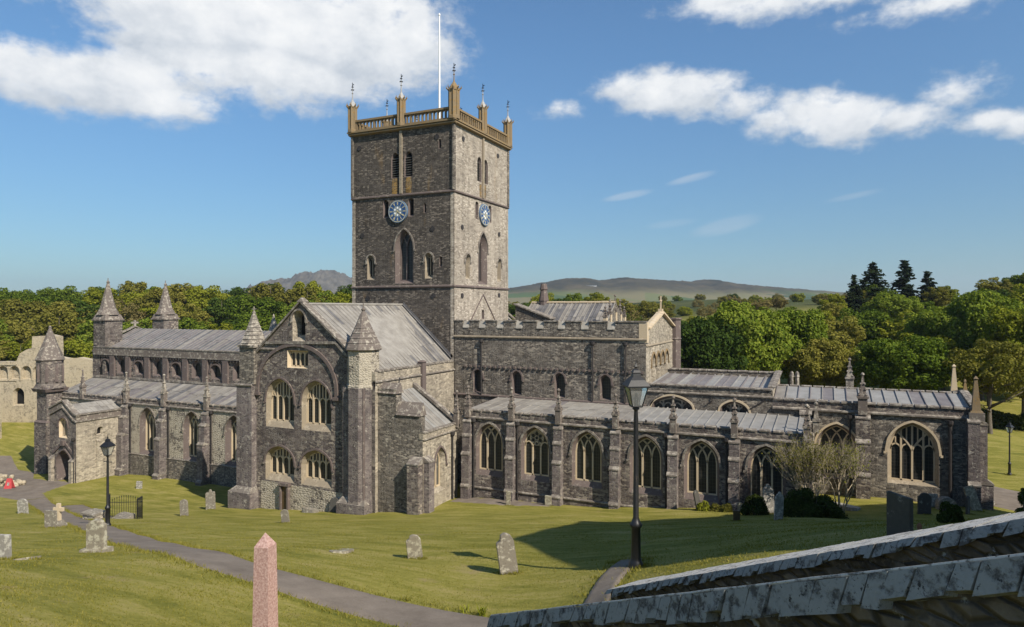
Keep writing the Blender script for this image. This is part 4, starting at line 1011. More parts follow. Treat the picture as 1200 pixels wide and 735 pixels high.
# ---- low chapel in the angle east of the transept
def build_chapel():
    Y = -12.25; f = SF(Y); X = 4.25; e = EF(X); o = new('side_chapel', bpy.data.meshes.new('side_chapel'), cath); he = []
    he.append(window(o, e, -9.66, .95, 2.9, 4.0, .62, 'pt', 2, 'int', .24, .5, True, 'pale', 'honey', 'window', .12, .3, 'slate', 'dress'))
    mb = MB()
    wall(mb, f, [(-.7, -3), (X, -2.5), (X, 5.9), (3.9, 7.3), (1.75, 7.3), (1.75, 9.1), (-.7, 9.1)], [], 0)
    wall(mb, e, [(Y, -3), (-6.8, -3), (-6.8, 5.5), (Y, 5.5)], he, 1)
    wall(mb, NF(-7.0), [(-X, 3), (0, 3), (0, 9.0), (-X, 6.0)], [], 1)
    mb.box(-.5, Y + .02, 6, 1.75, Y + .8, 9.1, 0); mb.box(1.76, Y + .02, 4, 3.95, Y + .8, 7.3, 0)
    o.data = mb.mesh('side_chapel', ['rubble', 'pale'], fix=False)
    mb = MB()   # sloping shoulders of the south wall
    mb.faces([(-.6, Y - .12, 8.75), (1.9, Y - .12, 8.75), (1.9, Y + .9, 8.75), (-.6, Y + .9, 8.75), (-.6, Y + .6, 9.55), (1.8, Y + .6, 9.55)], [(0, 1, 5, 4), (1, 2, 5), (2, 3, 4, 5), (3, 0, 4), (0, 3, 2, 1)], 0)
    mb.faces([(1.78, Y - .12, 7.1), (4.05, Y - .12, 7.1), (4.05, Y + .9, 7.1), (1.78, Y + .9, 7.1), (1.78, Y + .6, 8.1), (3.95, Y + .6, 8.1)], [(0, 1, 5, 4), (1, 2, 5), (2, 3, 4, 5), (3, 0, 4), (0, 3, 2, 1)], 0)
    part('wall_coping', mb, ['spire'], o)
    lead_roof('roof', o, (3.95, Y + .8, 5.75), (3.95, -7.2, 5.75), (.02, -7.2, 8.6), (.02, Y + .8, 8.6), 9, 1, ['lead4', 'lead2', 'lead1'], [3, 1, 2], seed=21)
    mb = MB(); coping_line(mb, (4.2, -7.0, 5.95), (.05, -7.0, 8.75), .5, .28, 0, 6); part('verge_coping', mb, ['coping'], o)
    mb = MB(); slab(mb, e, Y - .04, -6.9, 5.3, 5.75, -.35, .06, 0); course(mb, e, Y, -6.9, 5.25, .16, .14, 1); part('parapet', mb, ['pale', 'coping'], o)
    mb = MB(); coping_line(mb, (X - .12, Y, 5.75), (X - .12, -6.9, 5.75), .5, .1, 0, 8); part('parapet_coping', mb, ['coping'], o)
    buttress(o, f, 3.75, -2.5, [(3.5, .7)], 1.0, ('purple', 'coping')); buttress(o, e, -11.75, -2.5, [(3.6, .5)], .8, ('ashlar', 'coping'))
    drainpipe(o, e, -7.85, -1, 5.1); pinnacle(o, 4.35, -7.1, 5.5, 8.6, .4)
    mb = MB(); mb.tube([(-.02, -11.0, 8.6), (.5, -10.6, 8.7), (.7, -10.3, 9.4), (.7, -10.2, 9.8)], .06, 6, 0); part('flue_pipe', mb, ['pipe'], o)
build_chapel()

# ---- nave with its south aisle, clerestory and western turrets
def build_nave():
    o = new('nave', bpy.data.meshes.new('nave'), cath)
    fa = SF(-4.4); fc = SF(.5); X0, X1 = -54.8, -13.6; ha = []; hc = []
    for c in (-37.9, -30.7, -24.3, -18.6): ha.append(window(o, fa, c, -.9, 2.2, 3.75, .95, 'pt', 3, 'int', .42, .6, True, 'dress', 'honey', 'window', .13, .35))
    ha.append(window(o, fa, -49.5, .5, 2.6, 3.6, .6, 'pt', 2, 'int', .3, .5, True, 'dress', 'honey', 'window', .12, .3))
    wx = [-52.6, -49.6, -46.1, -42.8, -39.3, -35.9, -32.6, -29.1, -25.6, -22.1, -18.6, -15.2]
    for i, c in enumerate(wx): hc.append(window(o, fc, c, 7.35, 8.4, 8.95, .5, 'rd', 1, 'grid', .28, .45, i % 2 == 0, 'dress', 'pipe', 'window', .05, .2, 'glass', 'dress'))
    mb = MB(); wall(mb, fa, rect(X0, X1, -5.5, 4.6), ha, 0); wall(mb, fc, rect(X0, -12.2, 5, 9.6), hc, 1)
    wall(mb, WF(X0), [(-12, -6), (4.4, -6), (4.4, 4.8), (-.5, 6.6), (-.5, 10.4), (-6.1, 12.9), (-11.7, 10.4), (-12, 10.4)], [], 1)
    wall(mb, NF(11.7), rect(12.2, -X0, 4, 10.4), [], 1)
    o.data = mb.mesh('nave', ['render', 'purple'], fix=False)
    mb = MB()
    for (a, b) in ((X0, -49.9), (-41.6, X1)): slab(mb, fa, a, b, -5.5, -1.35, -.02, .16, 0); course(mb, Fr(0, -4.56, 'S'), a, b, -1.33, .14, .05, 1)
    part('plinth', mb, ['rubble', 'coping'], o)
    lead_roof('roof', o, (X0, -4.0, 4.95), (X1, -4.0, 4.95), (X1, .48, 6.5), (X0, .48, 6.5), 48, 2, ['lead2', 'lead1', 'lead3', 'lead5'], [5, 3, 1.2, 1.2], seed=31)
    lead_roof('roof', o, (X0 + .3, .9, 10.35), (-12.2, .9, 10.35), (-12.2, 6.1, 12.75), (X0 + .3, 6.1, 12.75), 60, 2, ['lead5', 'lead3', 'lead2', 'lead1'], [4, 3.2, .7, .2], seam=.07, seed=32, seam_mat=2)
    lead_roof('roof', o, (-12.2, 11.4, 10.35), (X0 + .3, 11.4, 10.35), (X0 + .3, 6.1, 12.75), (-12.2, 6.1, 12.75), 40, 2, ['lead5', 'lead2'], [3, 2], seed=33)
    mb = MB(); slab(mb, fa, X0, X1, 4.6, 5.0, -.4, .0, 0); part('parapet', mb, ['purple'], o)
    mb = MB(); coping_line(mb, (X0, -4.2, 5.0), (X1, -4.2, 5.0), .55, .1, 0, 42); part('parapet_coping', mb, ['coping'], o)
    mb = MB(); course(mb, fa, X0, X1, 4.48, .22, .16, 0); part('string_course', mb, ['coping'], o)
    mb = MB(); slab(mb, fc, X0, -12.2, 9.6, 10.45, -.5, .22, 0); part('clerestory_parapet', mb, ['spire'], o)
    mb = MB(); slab(mb, fc, X0, -12.2, 10.45, 10.58, -.55, .28, 0); slab(mb, fc, X0, -12.2, 9.5, 9.66, 0, .3, 0); slab(mb, fc, X0, -12.2, 6.52, 6.78, 0, .3, 0); part('clerestory_course', mb, ['coping'], o)
    mb = MB(); slab(mb, fc, X0 + .2, X0 + .42, 9.28, 9.5, 0, .22, 0); repeat(part('corbel', mb, ['dress'], o), [(i * .48, 0, 0) for i in range(1, 88)])
    px = [-51.04, -48.0, -44.4, -41.05, -37.6, -34.2, -30.9, -27.4, -23.9, -20.4, -17, -13.6]
    for i, c in enumerate(px):
        mb = MB(); slab(mb, fc, c - .42, c + .42, 6.75, 9.45, 0, .26, 0); part('pilaster', mb, ['dress'], o)
    for i in range(0, len(wx), 2):   # blind arches embracing every other window
        mb = MB(); c = wx[i]; ribbon(mb, fc, [(c - 1.0, 7.9)] + [(c + x, 7.9 + y) for x, y in arch_top(1.0, 1.05, 'rd', 8)] + [(c + 1.0, 7.9)], .16, .14, 0, 0); part('blind_arch', mb, ['dress'], o)
    for c in (-41.45, -35.05, -28.3, -21.4):
        buttress(o, fa, c, -5, [(-3.1, 1.25), (.9, 1.05), (2.9, .8), (4.1, .5)], .85); pinnacle(o, c, -4.5, 4.5, 8.15, .5, ('spire', 'spire_pale'))
    pinnacle(o, -49.6, -4.4, 4.5, 8.1, .5); pinnacle(o, -42.4, -4.35, 4.4, 5.9, .8, kind='plain')
    for c in (-34.3, -27.6, -40.7): drainpipe(o, fa, c, -3.5, 4.3)
    # western turrets of the nave
    for (x, y) in ((-53.9, 1.7), (-54.4, 10.7)):
        mb = MB(); s = 1.25; mb.box(x - s, y - s, -5, x + s, y + s, 9.9, 0); mb.box(x - s - .08, y - s - .08, 9.85, x + s + .08, y + s + .08, 10.05, 1)
        mb.box(x - s + .06, y - s + .06, 10.05, x + s - .06, y + s - .06, 14.0, 0)
        mb.box(x + .25, y - s - .02, 6.9, x + .75, y - s + .2, 9.2, 2)
        part('turret', mb, ['purple', 'coping', 'dark_void'], o)
        mb = MB(); mb.box(x - s - .12, y - s - .12, 13.95, x + s + .12, y + s + .12, 14.12, 0); mb.ring((x, y), [(s * 1.45, 14.12), (s * 1.18, 14.75)], 4, 0)
        mb.ring((x, y), [(s * 1.12, 14.7), (.95, 15.6), (.16, 18.9), (.22, 19.05), (.05, 19.3), (.05, 19.6)], 8, 0)
        part('turret_cap', mb, ['spire'], o)
    # octagonal turret at the south-west corner
    x, y = -54.65, -5.25; mb = MB(); mb.box(x - .95, y - 1.0, -6, x + 1.05, y + 1.0, 5.45, 0); mb.box(x - 1.15, y - 1.2, -6, x + 1.2, y + 1.1, 1.6, 0); mb.box(x - 1.2, y - 1.25, 1.55, x + 1.25, y + 1.15, 1.8, 1, (.2, .2, .2, .2))
    mb.box(x - 1.25, y - 1.3, 5.3, x + 1.35, y + 1.3, 5.7, 1, (-.15, -.15, -.15, -.15)); mb.ring((x, y), [(1.75, 5.7), (1.45, 6.3), (1.45, 9.2)], 8, 0)
    for k in range(8):
        a = k * pi / 4; mb.ring((x + 1.33 * cos(a), y + 1.33 * sin(a)), [(.2, 6.5), (.2, 8.1), (.06, 8.7)], 6, 1)
    part('turret', mb, ['purple', 'dress'], o)
    mb = MB(); mb.ring((x, y), [(1.5, 9.1), (1.62, 9.2), (1.5, 9.45), (1.02, 10.6), (.14, 13.1), (.2, 13.2), (.05, 13.4)], 8, 0); part('turret_cap', mb, ['spire'], o)
    mb = MB(); coping_line(mb, (X0 + .1, .4, 10.75), (X0 + .1, 6.1, 13.0), .6, .14, 0, 8); coping_line(mb, (X0 + .1, 6.1, 13.0), (X0 + .1, 11.6, 10.75), .6, .14, 0, 8); part('gable_coping', mb, ['coping'], o)
    mb = MB(); mb.box(X0 - .05, 5.95, 13.0, X0 + .2, 6.25, 13.9, 0); mb.box(X0 - .02, 5.55, 13.45, X0 + .17, 6.65, 13.7, 0); part('gable_cross', mb, ['coping'], o)
    mb = MB(); mb.ring((-34.5, 11.6), [(.8, 9), (.75, 12.4), (.15, 14.4), (.05, 14.8)], 8, 0); part('turret', mb, ['spire_pale'], o)
build_nave()

# ---- south porch
def build_porch():
    o = new('porch', bpy.data.meshes.new('porch'), cath); Y = -10.05; X0, X1 = -46.6, -41.9; f = SF(Y); e = EF(X1); hs = []; he = []
    hs.append(window(o, f, -44.15, 1.3, 2.6, 3.2, .62, 'pt', 3, 'perp', .14, .35, True, 'honey', 'honey', 'window', .12, .15, 'dress', 'dress'))
    hs.append(window(o, f, -44.0, -4.0, -1.9, -.55, 1.0, 'pt', 1, 'cusp', .34, 1.6, True, 'dress', None, 'doorway', .1, 0, 'dark_void', 'dress'))
    he.append(window(o, e, -7.4, 1.35, 1.75, 2.05, .25, 'rd', 1, 'cusp', .1, .3, True, 'pale', None, 'niche', .1, .1, 'dark_void', 'pale'))
    mb = MB()
    wall(mb, f, [(X0, -5.5), (X1, -5), (X1, 3.2), (-44.2, 4.7), (X0, 3.6)], hs, 0)
    wall(mb, e, [(Y, -5), (-4.4, -5), (-4.4, 3.4), (Y, 3.2)], he, 1); wall(mb, WF(X0), [(4.4, -5.5), (-Y, -5.5), (-Y, 3.4), (4.4, 3.4)], [], 0)
    o.data = mb.mesh('porch', ['purple', 'pale'], fix=False)
    mb = MB(); ribbon(mb, f, [(X0 - .1, 3.95), (-44.2, 4.95), (X1 - .35, 3.6), (X1 + .02, 3.45)], .62, .02, -.4, 0)
    slab(mb, e, Y + .02, -4.42, 3.1, 3.75, -.4, .015, 0); part('parapet', mb, ['spire'], o, fix=False)
    mb = MB(); ribbon(mb, f, [(X0 - .15, 4.3), (-44.2, 5.3), (X1 - .38, 3.96), (X1 + .15, 3.82)], .16, .14, -.5, 0); ribbon(mb, f, [(X0 - .1, 3.58), (-44.2, 4.58), (X1 - .38, 3.24), (X1 + .1, 3.08)], .16, .13, -.05, 0)
    slab(mb, e, Y - .1, -4.42, 3.75, 3.9, -.5, .14, 0); slab(mb, e, Y - .1, -4.42, 3.02, 3.16, -.02, .12, 0); part('parapet_coping', mb, ['coping'], o, fix=False)
    lead_roof('roof', o, (X1 - .4, Y + .4, 3.75), (X1 - .4, -4.5, 3.75), (-44.2, -4.5, 4.75), (-44.2, Y + .4, 4.75), 8, 2, ['lead1', 'lead2'], [2, 1], seed=41)
    lead_roof('roof', o, (X0 + .2, -4.5, 3.75), (X0 + .2, Y + .4, 3.75), (-44.2, Y + .4, 4.75), (-44.2, -4.5, 4.75), 8, 2, ['lead1', 'lead2'], [2, 1], seed=42)
    for c in (-45.95, -42.35): buttress(o, f, c, -5.3, [(-1.2, .4)], .45, ('pale', 'coping'))
    mb = MB(); ribbon(mb, f, [(-45.9, -.6), (-44.0, .75), (-42.2, -.6)], .3, .1, -.02, 0); slab(mb, f, -44.25, -43.75, .35, .85, 0, .3, 0); part('door_gable', mb, ['dress'], o, fix=False)
    drainpipe(o, f, -42.15, -3.8, 1.2)
    buttress(o, e, -7.6, -5, [(.6, .14)], .35, ('pale', 'pale'))
build_porch()

# ---- Lady Chapel and the block between it and the presbytery
def build_lady_chapel():
    o = new('lady_chapel', bpy.data.meshes.new('lady_chapel'), cath); X0, X1 = 28.9, 42.45; Y1 = 9.5; hs = []; ef = EF(X1); he = []
    hs.append(window(o, S, 38.45, 2.85, 5.15, 7.0, 1.42, 'pt', 4, 'perp', .2, .5, True, 'jamb', 'honey', 'window', .13, .2, 'glass', 'honey'))
    ribs = MB()
    hs.append(window(o, S, 33.45, 2.75, 4.9, 6.55, 1.25, 'pt', 3, 'int', .2, .55, True, 'dress', 'honey', 'window', .11, .2, 'glass', 'honey'))
    he.append(window(o, ef, 4.75, 2.8, 5.4, 7.2, 1.9, 'pt', 5, 'int', .2, .5, True, 'dress', 'honey', 'window', .11, .2, 'glass', 'dress'))
    mb = MB(); wall(mb, S, rect(X0, X1, -1, 7.85), hs, 0); wall(mb, ef, [(0, -1), (Y1, -1), (Y1, 8.4), (4.75, 9.1), (0, 8.4)], he, 0); wall(mb, NF(Y1), rect(-X1, -X0, -1, 7.9), [], 0)
    o.data = mb.mesh('lady_chapel', ['rubble'], fix=False)
    # intersecting bars in the head of the big window
    mb = MB(); ribs = []
    for sg in (1, -1): ribbon(mb, S, [(38.45 + sg * (1.42 - 1.42 * t), 5.15 + 1.75 * sin(t * pi / 2) * (1 - .05 * t)) if 0 else (38.45 - sg * .0 + sg * t * .95, 5.1 + 1.3 * t ** .75) for t in [i / 10 for i in range(11)]], .11, -.37, -.55, 0)
    part('tracery', mb, ['honey'], o, fix=False)
    mb = MB(); slab(mb, S, X0, X1, 7.85, 8.35, -.45, 0, 0); part('parapet', mb, ['purple'], o)
    mb = MB(); coping_line(mb, (X0, .2, 8.35), (X1 + .1, .2, 8.35), .6, .12, 0, 17); course(mb, S, X0, X1 + .1, 7.72, .26, .18, 0)
    coping_line(mb, (X1 - .15, .3, 8.5), (X1 - .15, 4.75, 9.1), .55, .14, 0, 5); coping_line(mb, (X1 - .15, 4.75, 9.1), (X1 - .15, 9.3, 8.5), .55, .14, 0, 5)
    coping_line(mb, (X0 + .1, 4.75, 8.95), (X1, 4.75, 8.95), .4, .1, 0, 15); part('parapet_coping', mb, ['coping'], o)
    lead_roof('roof', o, (X0 + .05, .5, 8.3), (X1 - .4, .5, 8.3), (X1 - .4, 4.7, 8.98), (X0 + .05, 4.7, 8.98), 15, 1, ['lead2', 'lead5', 'lead4'], [2, 3, 2], seam=.1, seed=51)
    lead_roof('roof', o, (X1 - .4, 9.1, 8.3), (X0 + .05, 9.1, 8.3), (X0 + .05, 4.8, 8.98), (X1 - .4, 4.8, 8.98), 15, 1, ['lead2', 'lead5'], [2, 2], seed=52)
    buttress(o, S, 35.2, -1, [(3.2, .95), (5.6, .75), (7.4, .5)], .95, ('purple', 'coping')); buttress(o, S, 42.1, -1, [(3.2, .85), (7.6, .6)], .7, ('ashlar', 'coping')); buttress(o, S, 31.3, 4, [(7.45, .5)], .8, ('rubble', 'coping'))
    buttress(o, ef, .5, -1, [(3.2, .9), (7.4, .55)], .8, ('ashlar', 'coping'))
    pinnacle(o, 35.2, -.15, 7.6, 10.75, .62); pinnacle(o, 34.6, 9.4, 8.2, 11.2, .6, ('spire_pale', 'spire_pale'))
    for (x, y, z1) in ((42.3, .05, 10.75), (42.35, 9.4, 10.9), (42.4, 4.75, 10.1)):
        mb = MB(); r = .42 if y != 4.75 else .25; z0 = 8.2 if y != 4.75 else 9.0
        mb.box(x - r * 1.1, y - r * 1.1, z0 - .6, x + r * 1.1, y + r * 1.1, z0, 0); mb.ring((x, y), [(r * 1.3, z0), (r * 1.2, z0 + .12), (r * .9, z0 + .12), (r * .3, z1 - .25), (r * .5, z1 - .18), (.04, z1)], 4, 1)
        part('pinnacle', mb, ['coping', 'honey' if y == 9.4 else 'gold'], o)
    for k in range(2):
        mb = MB(); mb.ring((29.9 + k * .45, 9.3), [(.2, 8.4), (.18, 9.3), (.24, 9.35), (.16, 9.7), (.05, 9.85)], 6, 0); part('finial', mb, ['spire_pale'], o)
    drainpipe(o, S, 40.75, .8, 7.4, r=.12); drainpipe(o, S, 34.35, 1, 7.4)
build_lady_chapel()
def build_middle():
    o = new('east_chapel', bpy.data.meshes.new('east_chapel'), cath); X0, X1 = 18.8, 28.9; Y1 = 9.3; hs = []
    hs.append(window(o, S, 21.0, 6.0, 7.1, 8.0, 1.55, 'tu', 4, 'cusp', .2, .45, True, 'dress', 'pale', 'window', .14, .1, 'glass', 'honey'))
    hs.append(window(o, S, 26.0, 6.0, 7.15, 7.85, .95, 'tu', 3, 'cusp', .18, .45, True, 'dress', 'pale', 'window', .14, .1, 'glass', 'honey'))
    mb = MB(); wall(mb, S, rect(X0, X1, 2, 8.6), hs, 0); wall(mb, EF(X1), [(0, 2), (Y1, 2), (Y1, 9.6), (0, 9.05)], [], 1); wall(mb, NF(Y1), rect(-X1, -X0, 0, 9.6), [], 0)
    mb.box(X0 + .02, Y1 - .5, 8, X1 - .02, Y1 - .02, 9.6, 0); o.data = mb.mesh('east_chapel', ['rubble', 'pale'], fix=False)
    mb = MB(); slab(mb, S, X0, X1 - .02, 8.6, 9.05, -.45, -.01, 0); part('parapet', mb, ['rubble'], o)
    mb = MB(); coping_line(mb, (X0, .2, 9.05), (X1 + .05, .2, 9.05), .6, .1, 0, 12); course(mb, S, X0, X1 + .1, 8.5, .2, .14); coping_line(mb, (X1 - .1, .3, 9.2), (X1 - .1, 9.2, 9.75), .6, .1, 0, 10)
    coping_line(mb, (X0 + .1, Y1 - .25, 9.62), (X1, Y1 - .25, 9.62), .6, .1, 0, 11); part('parapet_coping', mb, ['coping'], o)
    lead_roof('roof', o, (X0, .5, 8.8), (X1 - .4, .5, 8.8), (X1 - .4, 8.75, 9.25), (X0, 8.75, 9.25), 13, 1, ['lead4', 'lead5', 'lead1'], [2, 3, 1], seam=.12, seed=61)
    mb = MB(); ribbon(mb, S, [(18.9, 7.0), (19.5, 7.9), (20.3, 8.35)], .2, .1, 0, 0); part('weather_mould', mb, ['coping'], o, fix=False)
    for pp in ([(28.4, -.1, 8.3), (27.2, -.1, 7.5)], [(24.3, -.1, 8.3), (24.3, -.1, 8.0), (23.9, -.1, 7.7)]): mb = MB(); mb.tube(pp, .05, 6, 0); part('drainpipe', mb, ['pipe'], o, fix=False)
build_middle()

# ---- the northern chapel roofs that show over the presbytery
def build_north():
    o = new('north_chapel', bpy.data.meshes.new('north_chapel'), cath); X0, X1 = -.6, 10.2; Y0, Y1, YM = 16.5, 24.5, 20.5
    mb = MB(); mb.box(X0, Y0, -2, X1, Y1, 13.6, 0); wall(mb, EF(X1 + .01), [(Y0, 12), (Y1, 12), (Y1, 13.6), (YM, 16.3), (Y0, 13.6)], [], 0); wall(mb, WF(X0 - .01), [(-Y1, 12), (-Y0, 12), (-Y0, 13.6), (-YM, 16.3), (-Y1, 13.6)], [], 0)
    mb.box(-5, 12.2, -2, X0 - .02, 19.5, 13, 0)
    o.data = mb.mesh('north_chapel', ['rubble'], fix=False)
    lead_roof('roof', o, (X0, Y0 - .1, 13.65), (X1, Y0 - .1, 13.65), (X1, YM, 16.25), (X0, YM, 16.25), 22, 3, ['lead2', 'lead3', 'lead1'], [3, 3, 2], seam=.1, seed=71)
    lead_roof('roof', o, (X1, Y1 + .1, 13.65), (X0, Y1 + .1, 13.65), (X0, YM, 16.25), (X1, YM, 16.25), 22, 3, ['lead2', 'lead3'], [3, 3], seed=72)
    lead_roof('roof', o, (-2.1, 12.3, 13.6), (-2.1, 19.5, 13.6), (-4.9, 19.5, 15.8), (-4.9, 12.3, 15.8), 8, 2, ['lead1', 'lead4'], [2, 2], seed=73)
    mb = MB(); coping_line(mb, (X0, YM, 16.2), (X1, YM, 16.2), .5, .16, 0, 12); part('ridge', mb, ['honey'], o)
    mb = MB(); coping_line(mb, (-2.0, 19.4, 13.8), (-4.9, 19.4, 16.1), .5, .14, 0, 5); part('gable_coping', mb, ['coping'], o)
    mb = MB(); mb.faces([(-.9, 16.2, 15.95), (-.9, 17.6, 15.95), (3.4, 16.2, 14.35), (3.4, 17.6, 14.35), (-.9, 16.2, 13), (3.2, 16.2, 13), (-.9, 17.6, 13), (3.2, 17.6, 13)], [(0, 2, 5, 4), (1, 3, 7, 6), (2, 3, 7, 5), (0, 1, 6, 4)], 0)
    mb.faces([(-1.1, 16.0, 16.0), (-1.1, 17.8, 16.0), (3.7, 16.0, 14.3), (3.7, 17.8, 14.3), (-1.1, 16.0, 16.15), (-1.1, 17.8, 16.15), (3.7, 16.0, 14.45), (3.7, 17.8, 14.45)], [(0, 1, 3, 2), (4, 6, 7, 5), (0, 2, 6, 4), (1, 5, 7, 3), (0, 4, 5, 1), (2, 3, 7, 6)], 1)
    part('gable_wall', mb, ['rubble', 'coping'], o)
    mb = MB(); mb.ring((1.0, 20.5), [(.6, 14), (.55, 16.4), (.62, 16.5), (.4, 17.8), (.5, 17.9), (.35, 18.6)], 8, 0); part('chimney', mb, ['dress'], o)
    for (y, z) in ((16.6, 15.8), (18.4, 16.6), (20.5, 17.2), (22.6, 16.6), (24.4, 15.8)): pinnacle(o, X1 - .1, y, 13.8, z, .42, ('honey', 'spire'))
build_north()
fp = MB(); fp.ring((-5.45, 6.3), [(.3, 33.5), (.28, 34.2)], 12, 1); fp.ring((-5.45, 6.3), [(.12, 34.2), (.11, 40), (.07, 47.4), (.12, 47.45), (.1, 47.6), (.02, 47.7)], 10, 0)
part('flagpole', fp, ['white', 'lead2'], cath)

# ---------------------------------------------------------------- ruined palace beyond the west front
def build_ruin():
    t = thing('ruined_palace', 'pale roofless ruined palace wall with a row of open arches, left edge', 'ruin', (-84, 8, -4))
    ca, sa = FX, FY
    # wall square to the line of sight
    d0 = 112.; x0, y0 = fr(d0, -92); fr_ = Fr(x0, y0, ((RX, RY), (-FX, -FY)))
    hs = []; zt = 7.4; prt = new('wall', bpy.data.meshes.new('wall'), t); prt.matrix_parent_inverse = Matrix.Translation(-Vector(t.location))
    for k in range(7): hs.append(window(prt, fr_, 2.6 + k * 1.95 - 1, 3.9, 5.1, 5.9, .72, 'rd', 1, 'cusp', .1, .55, True, 'ruin', None, 'arch', .1, .1, 'ruin', 'ruin'))
    hs.append(window(prt, fr_, 10.0, -.4, 1.3, 2.2, .75, 'pt', 1, 'cusp', .2, .8, False, 'ruin', None, 'window', .1, .2, 'dark_void', 'ruin'))
    r = random.Random(4)
    top = [(24, 7.3), (22, 7.0), (20, 7.4), (18.2, 7.2), (16.6, 7.5), (16.5, 10.9), (15.2, 11.2), (14.4, 10.8), (14.3, 9.2), (13.8, 9.1), (13.7, 11.0), (12.3, 10.9), (12.2, 9.0), (11.3, 8.7), (10.2, 8.1), (9.7, 6.9)] + [(9.2 - k * .8, 6.75 + r.uniform(-.06, .06)) for k in range(26)]
    mb = MB(); ol = [(-12, -7), (24, -7)] + top; wall(mb, fr_, ol, hs, 0); wall(mb, fr_, ol, [], 0, -1.4)
    for a, b in zip(ol[1:], ol[2:]): mb.poly([fr_.p(*a, 0), fr_.p(*b, 0), fr_.p(*b, -1.4), fr_.p(*a, -1.4)], 0)
    prt.data = mb.mesh('wall', ['ruin'], fix=False)
    mb = MB(); slab_pts = []
    ribbon(mb, fr_, [(-12, 6.2), (9.7, 6.25)], .2, .2, 0, 0); ribbon(mb, fr_, [(-12, 3.55), (9.7, 3.6)], .16, .12, 0, 0)
    for k in range(8): ribbon(mb, fr_, [(.65 + k * 1.95, 3.6), (.65 + k * 1.95, 5.2)], .2, .16, 0, 0)
    part('string_course', mb, ['ruin'], t, fix=False)
    # a nearer stub of wall at the picture's left edge
    x1, y1 = fr(101, -84); f2 = Fr(x1, y1, ((RX, RY), (-FX, -FY)))
    mb = MB(); ol = [(-10, -8), (6.4, -8), (6.3, -1.5), (6.1, 1.6), (5.2, 2.4), (4.6, 2.2), (4.0, 2.9), (2.4, 3.1), (1.2, 2.4), (-10, 2.8)]
    wall(mb, f2, ol, [], 0); wall(mb, f2, ol, [], 0, -1.6)
    for a, b in zip(ol[1:], ol[2:]): mb.poly([f2.p(*a, 0), f2.p(*b, 0), f2.p(*b, -1.6), f2.p(*a, -1.6)], 0)
    part('broken_wall', mb, ['ruin'], t, fix=False)
build_ruin()

# ---------------------------------------------------------------- gatehouse, behind and to the right of the camera (it throws the big shadow on the lawn)
def build_gatehouse():
    t = thing('gatehouse', 'tall grey stone gatehouse beside the steps above the churchyard', 'gatehouse', (52, -36, 11))
    P_ = [(42.75, -41.4), (46.0, -47.3), (60, -51), (72, -33), (70, -10.5), (64.4, -12.2), (58.8, -17.0), (54.0, -21.5), (44.6, -26.9)]
    mb = MB(); mb.prism(P_, 6, 26.6, 0, 1); part('wall', mb, ['rubble', 'lead2'], t)
    n = len(P_)
    for k in range(n):
        a, b = Vector(P_[k]), Vector(P_[(k + 1) % n]); L = (b - a).length; u = (b - a) / L; nn = Vector((u.y, -u.x)); f = Fr(a.x, a.y, ((u.x, u.y), (nn.x, nn.y)))
        mb = MB()
        for c in (L * .33, L * .7): ribbon(mb, f, [(c, 17), (c, 19)], .5, .012, 0, 0)
        part('window', mb, ['glass'], t, fix=False)
build_gatehouse()

# ---------------------------------------------------------------- the two walls beside the steps
def steps_wall(name, label, p0, p1, topw, tilt, face_h, seed, slabw, near_mat, top_mat):
    """a sloping stone wall with slate coping; p0 (high end) to p1 (low end) follow the near top edge"""
    p0, p1 = Vector(p0), Vector(p1); d = p1 - p0; h = Vector((d.x, d.y, 0)).normalized(); L = d.length; r = random.Random(seed)
    side = Vector((h.y, -h.x, 0))            # towards the camera side
    if side.dot(Vector((CAMX, CAMY, 0)) - Vector((p0.x, p0.y, 0))) < 0: side = -side
    t = thing(name, label, 'wall', (p1.x, p1.y, p1.z - 1.2))
    Z = Vector((0, 0, 1)); inn = -side * topw + Z * tilt
    mb = MB(); a0, a1 = p0 - side * .07 - Z * .07, p1 - side * .07 - Z * .07; b0, b1 = a0 - side * (topw - .14) + Z * tilt, a1 - side * (topw - .14) + Z * tilt
    dn = Z * 2.6
    nseg = 60
    mb.faces([a0, a1, b1, b0, a0 - dn, a1 - dn, b1 - dn, b0 - dn], [(0, 1, 2, 3), (0, 4, 5, 1), (1, 5, 6, 2), (2, 6, 7, 3), (3, 7, 4, 0)], 0)
    part('wall', mb, ['wallstone'], t)
    mb = MB(); s = 0.
    while s < L:
        w = min(slabw * r.uniform(.6, 1.5), L - s)
        if w < .04: break
        e = .003 + r.uniform(0, .004); A = p0 + d * ((s + e) / L); B = p0 + d * ((s + w - e) / L)
        up = Z * r.uniform(-.004, .004); out = side * r.uniform(-.006, .01); fh = face_h * r.uniform(.7, 1.25)
        lean = h * r.uniform(.02, .045)
        top = [A + up + out, B + up + out, B + up + inn, A + up + inn]
        bot = [A + up + out - Z * fh + side * .035 + lean, B + up + out - Z * fh * r.uniform(.9, 1.1) + side * .035 + lean, B + inn - Z * .1, A + inn - Z * .1]
        vs = top + bot
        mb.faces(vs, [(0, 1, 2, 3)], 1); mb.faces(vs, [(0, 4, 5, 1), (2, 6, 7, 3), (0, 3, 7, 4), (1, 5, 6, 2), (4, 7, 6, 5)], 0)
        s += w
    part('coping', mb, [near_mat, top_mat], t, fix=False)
    if tilt < 0:
        mb = MB(); k = 40; rr = random.Random(8); mb.tube([p0 + d * (i / k) - side * .012 + Z * (.006 + rr.uniform(-.003, .003)) for i in range(k + 1)], .009, 6, 0); part('ridge', mb, ['slab_sunlit'], t)  # added pale strip that draws the sunlit rim along the top edge
    return t
def at(d, r, z): x, y = fr(d, r); return (x, y, z)
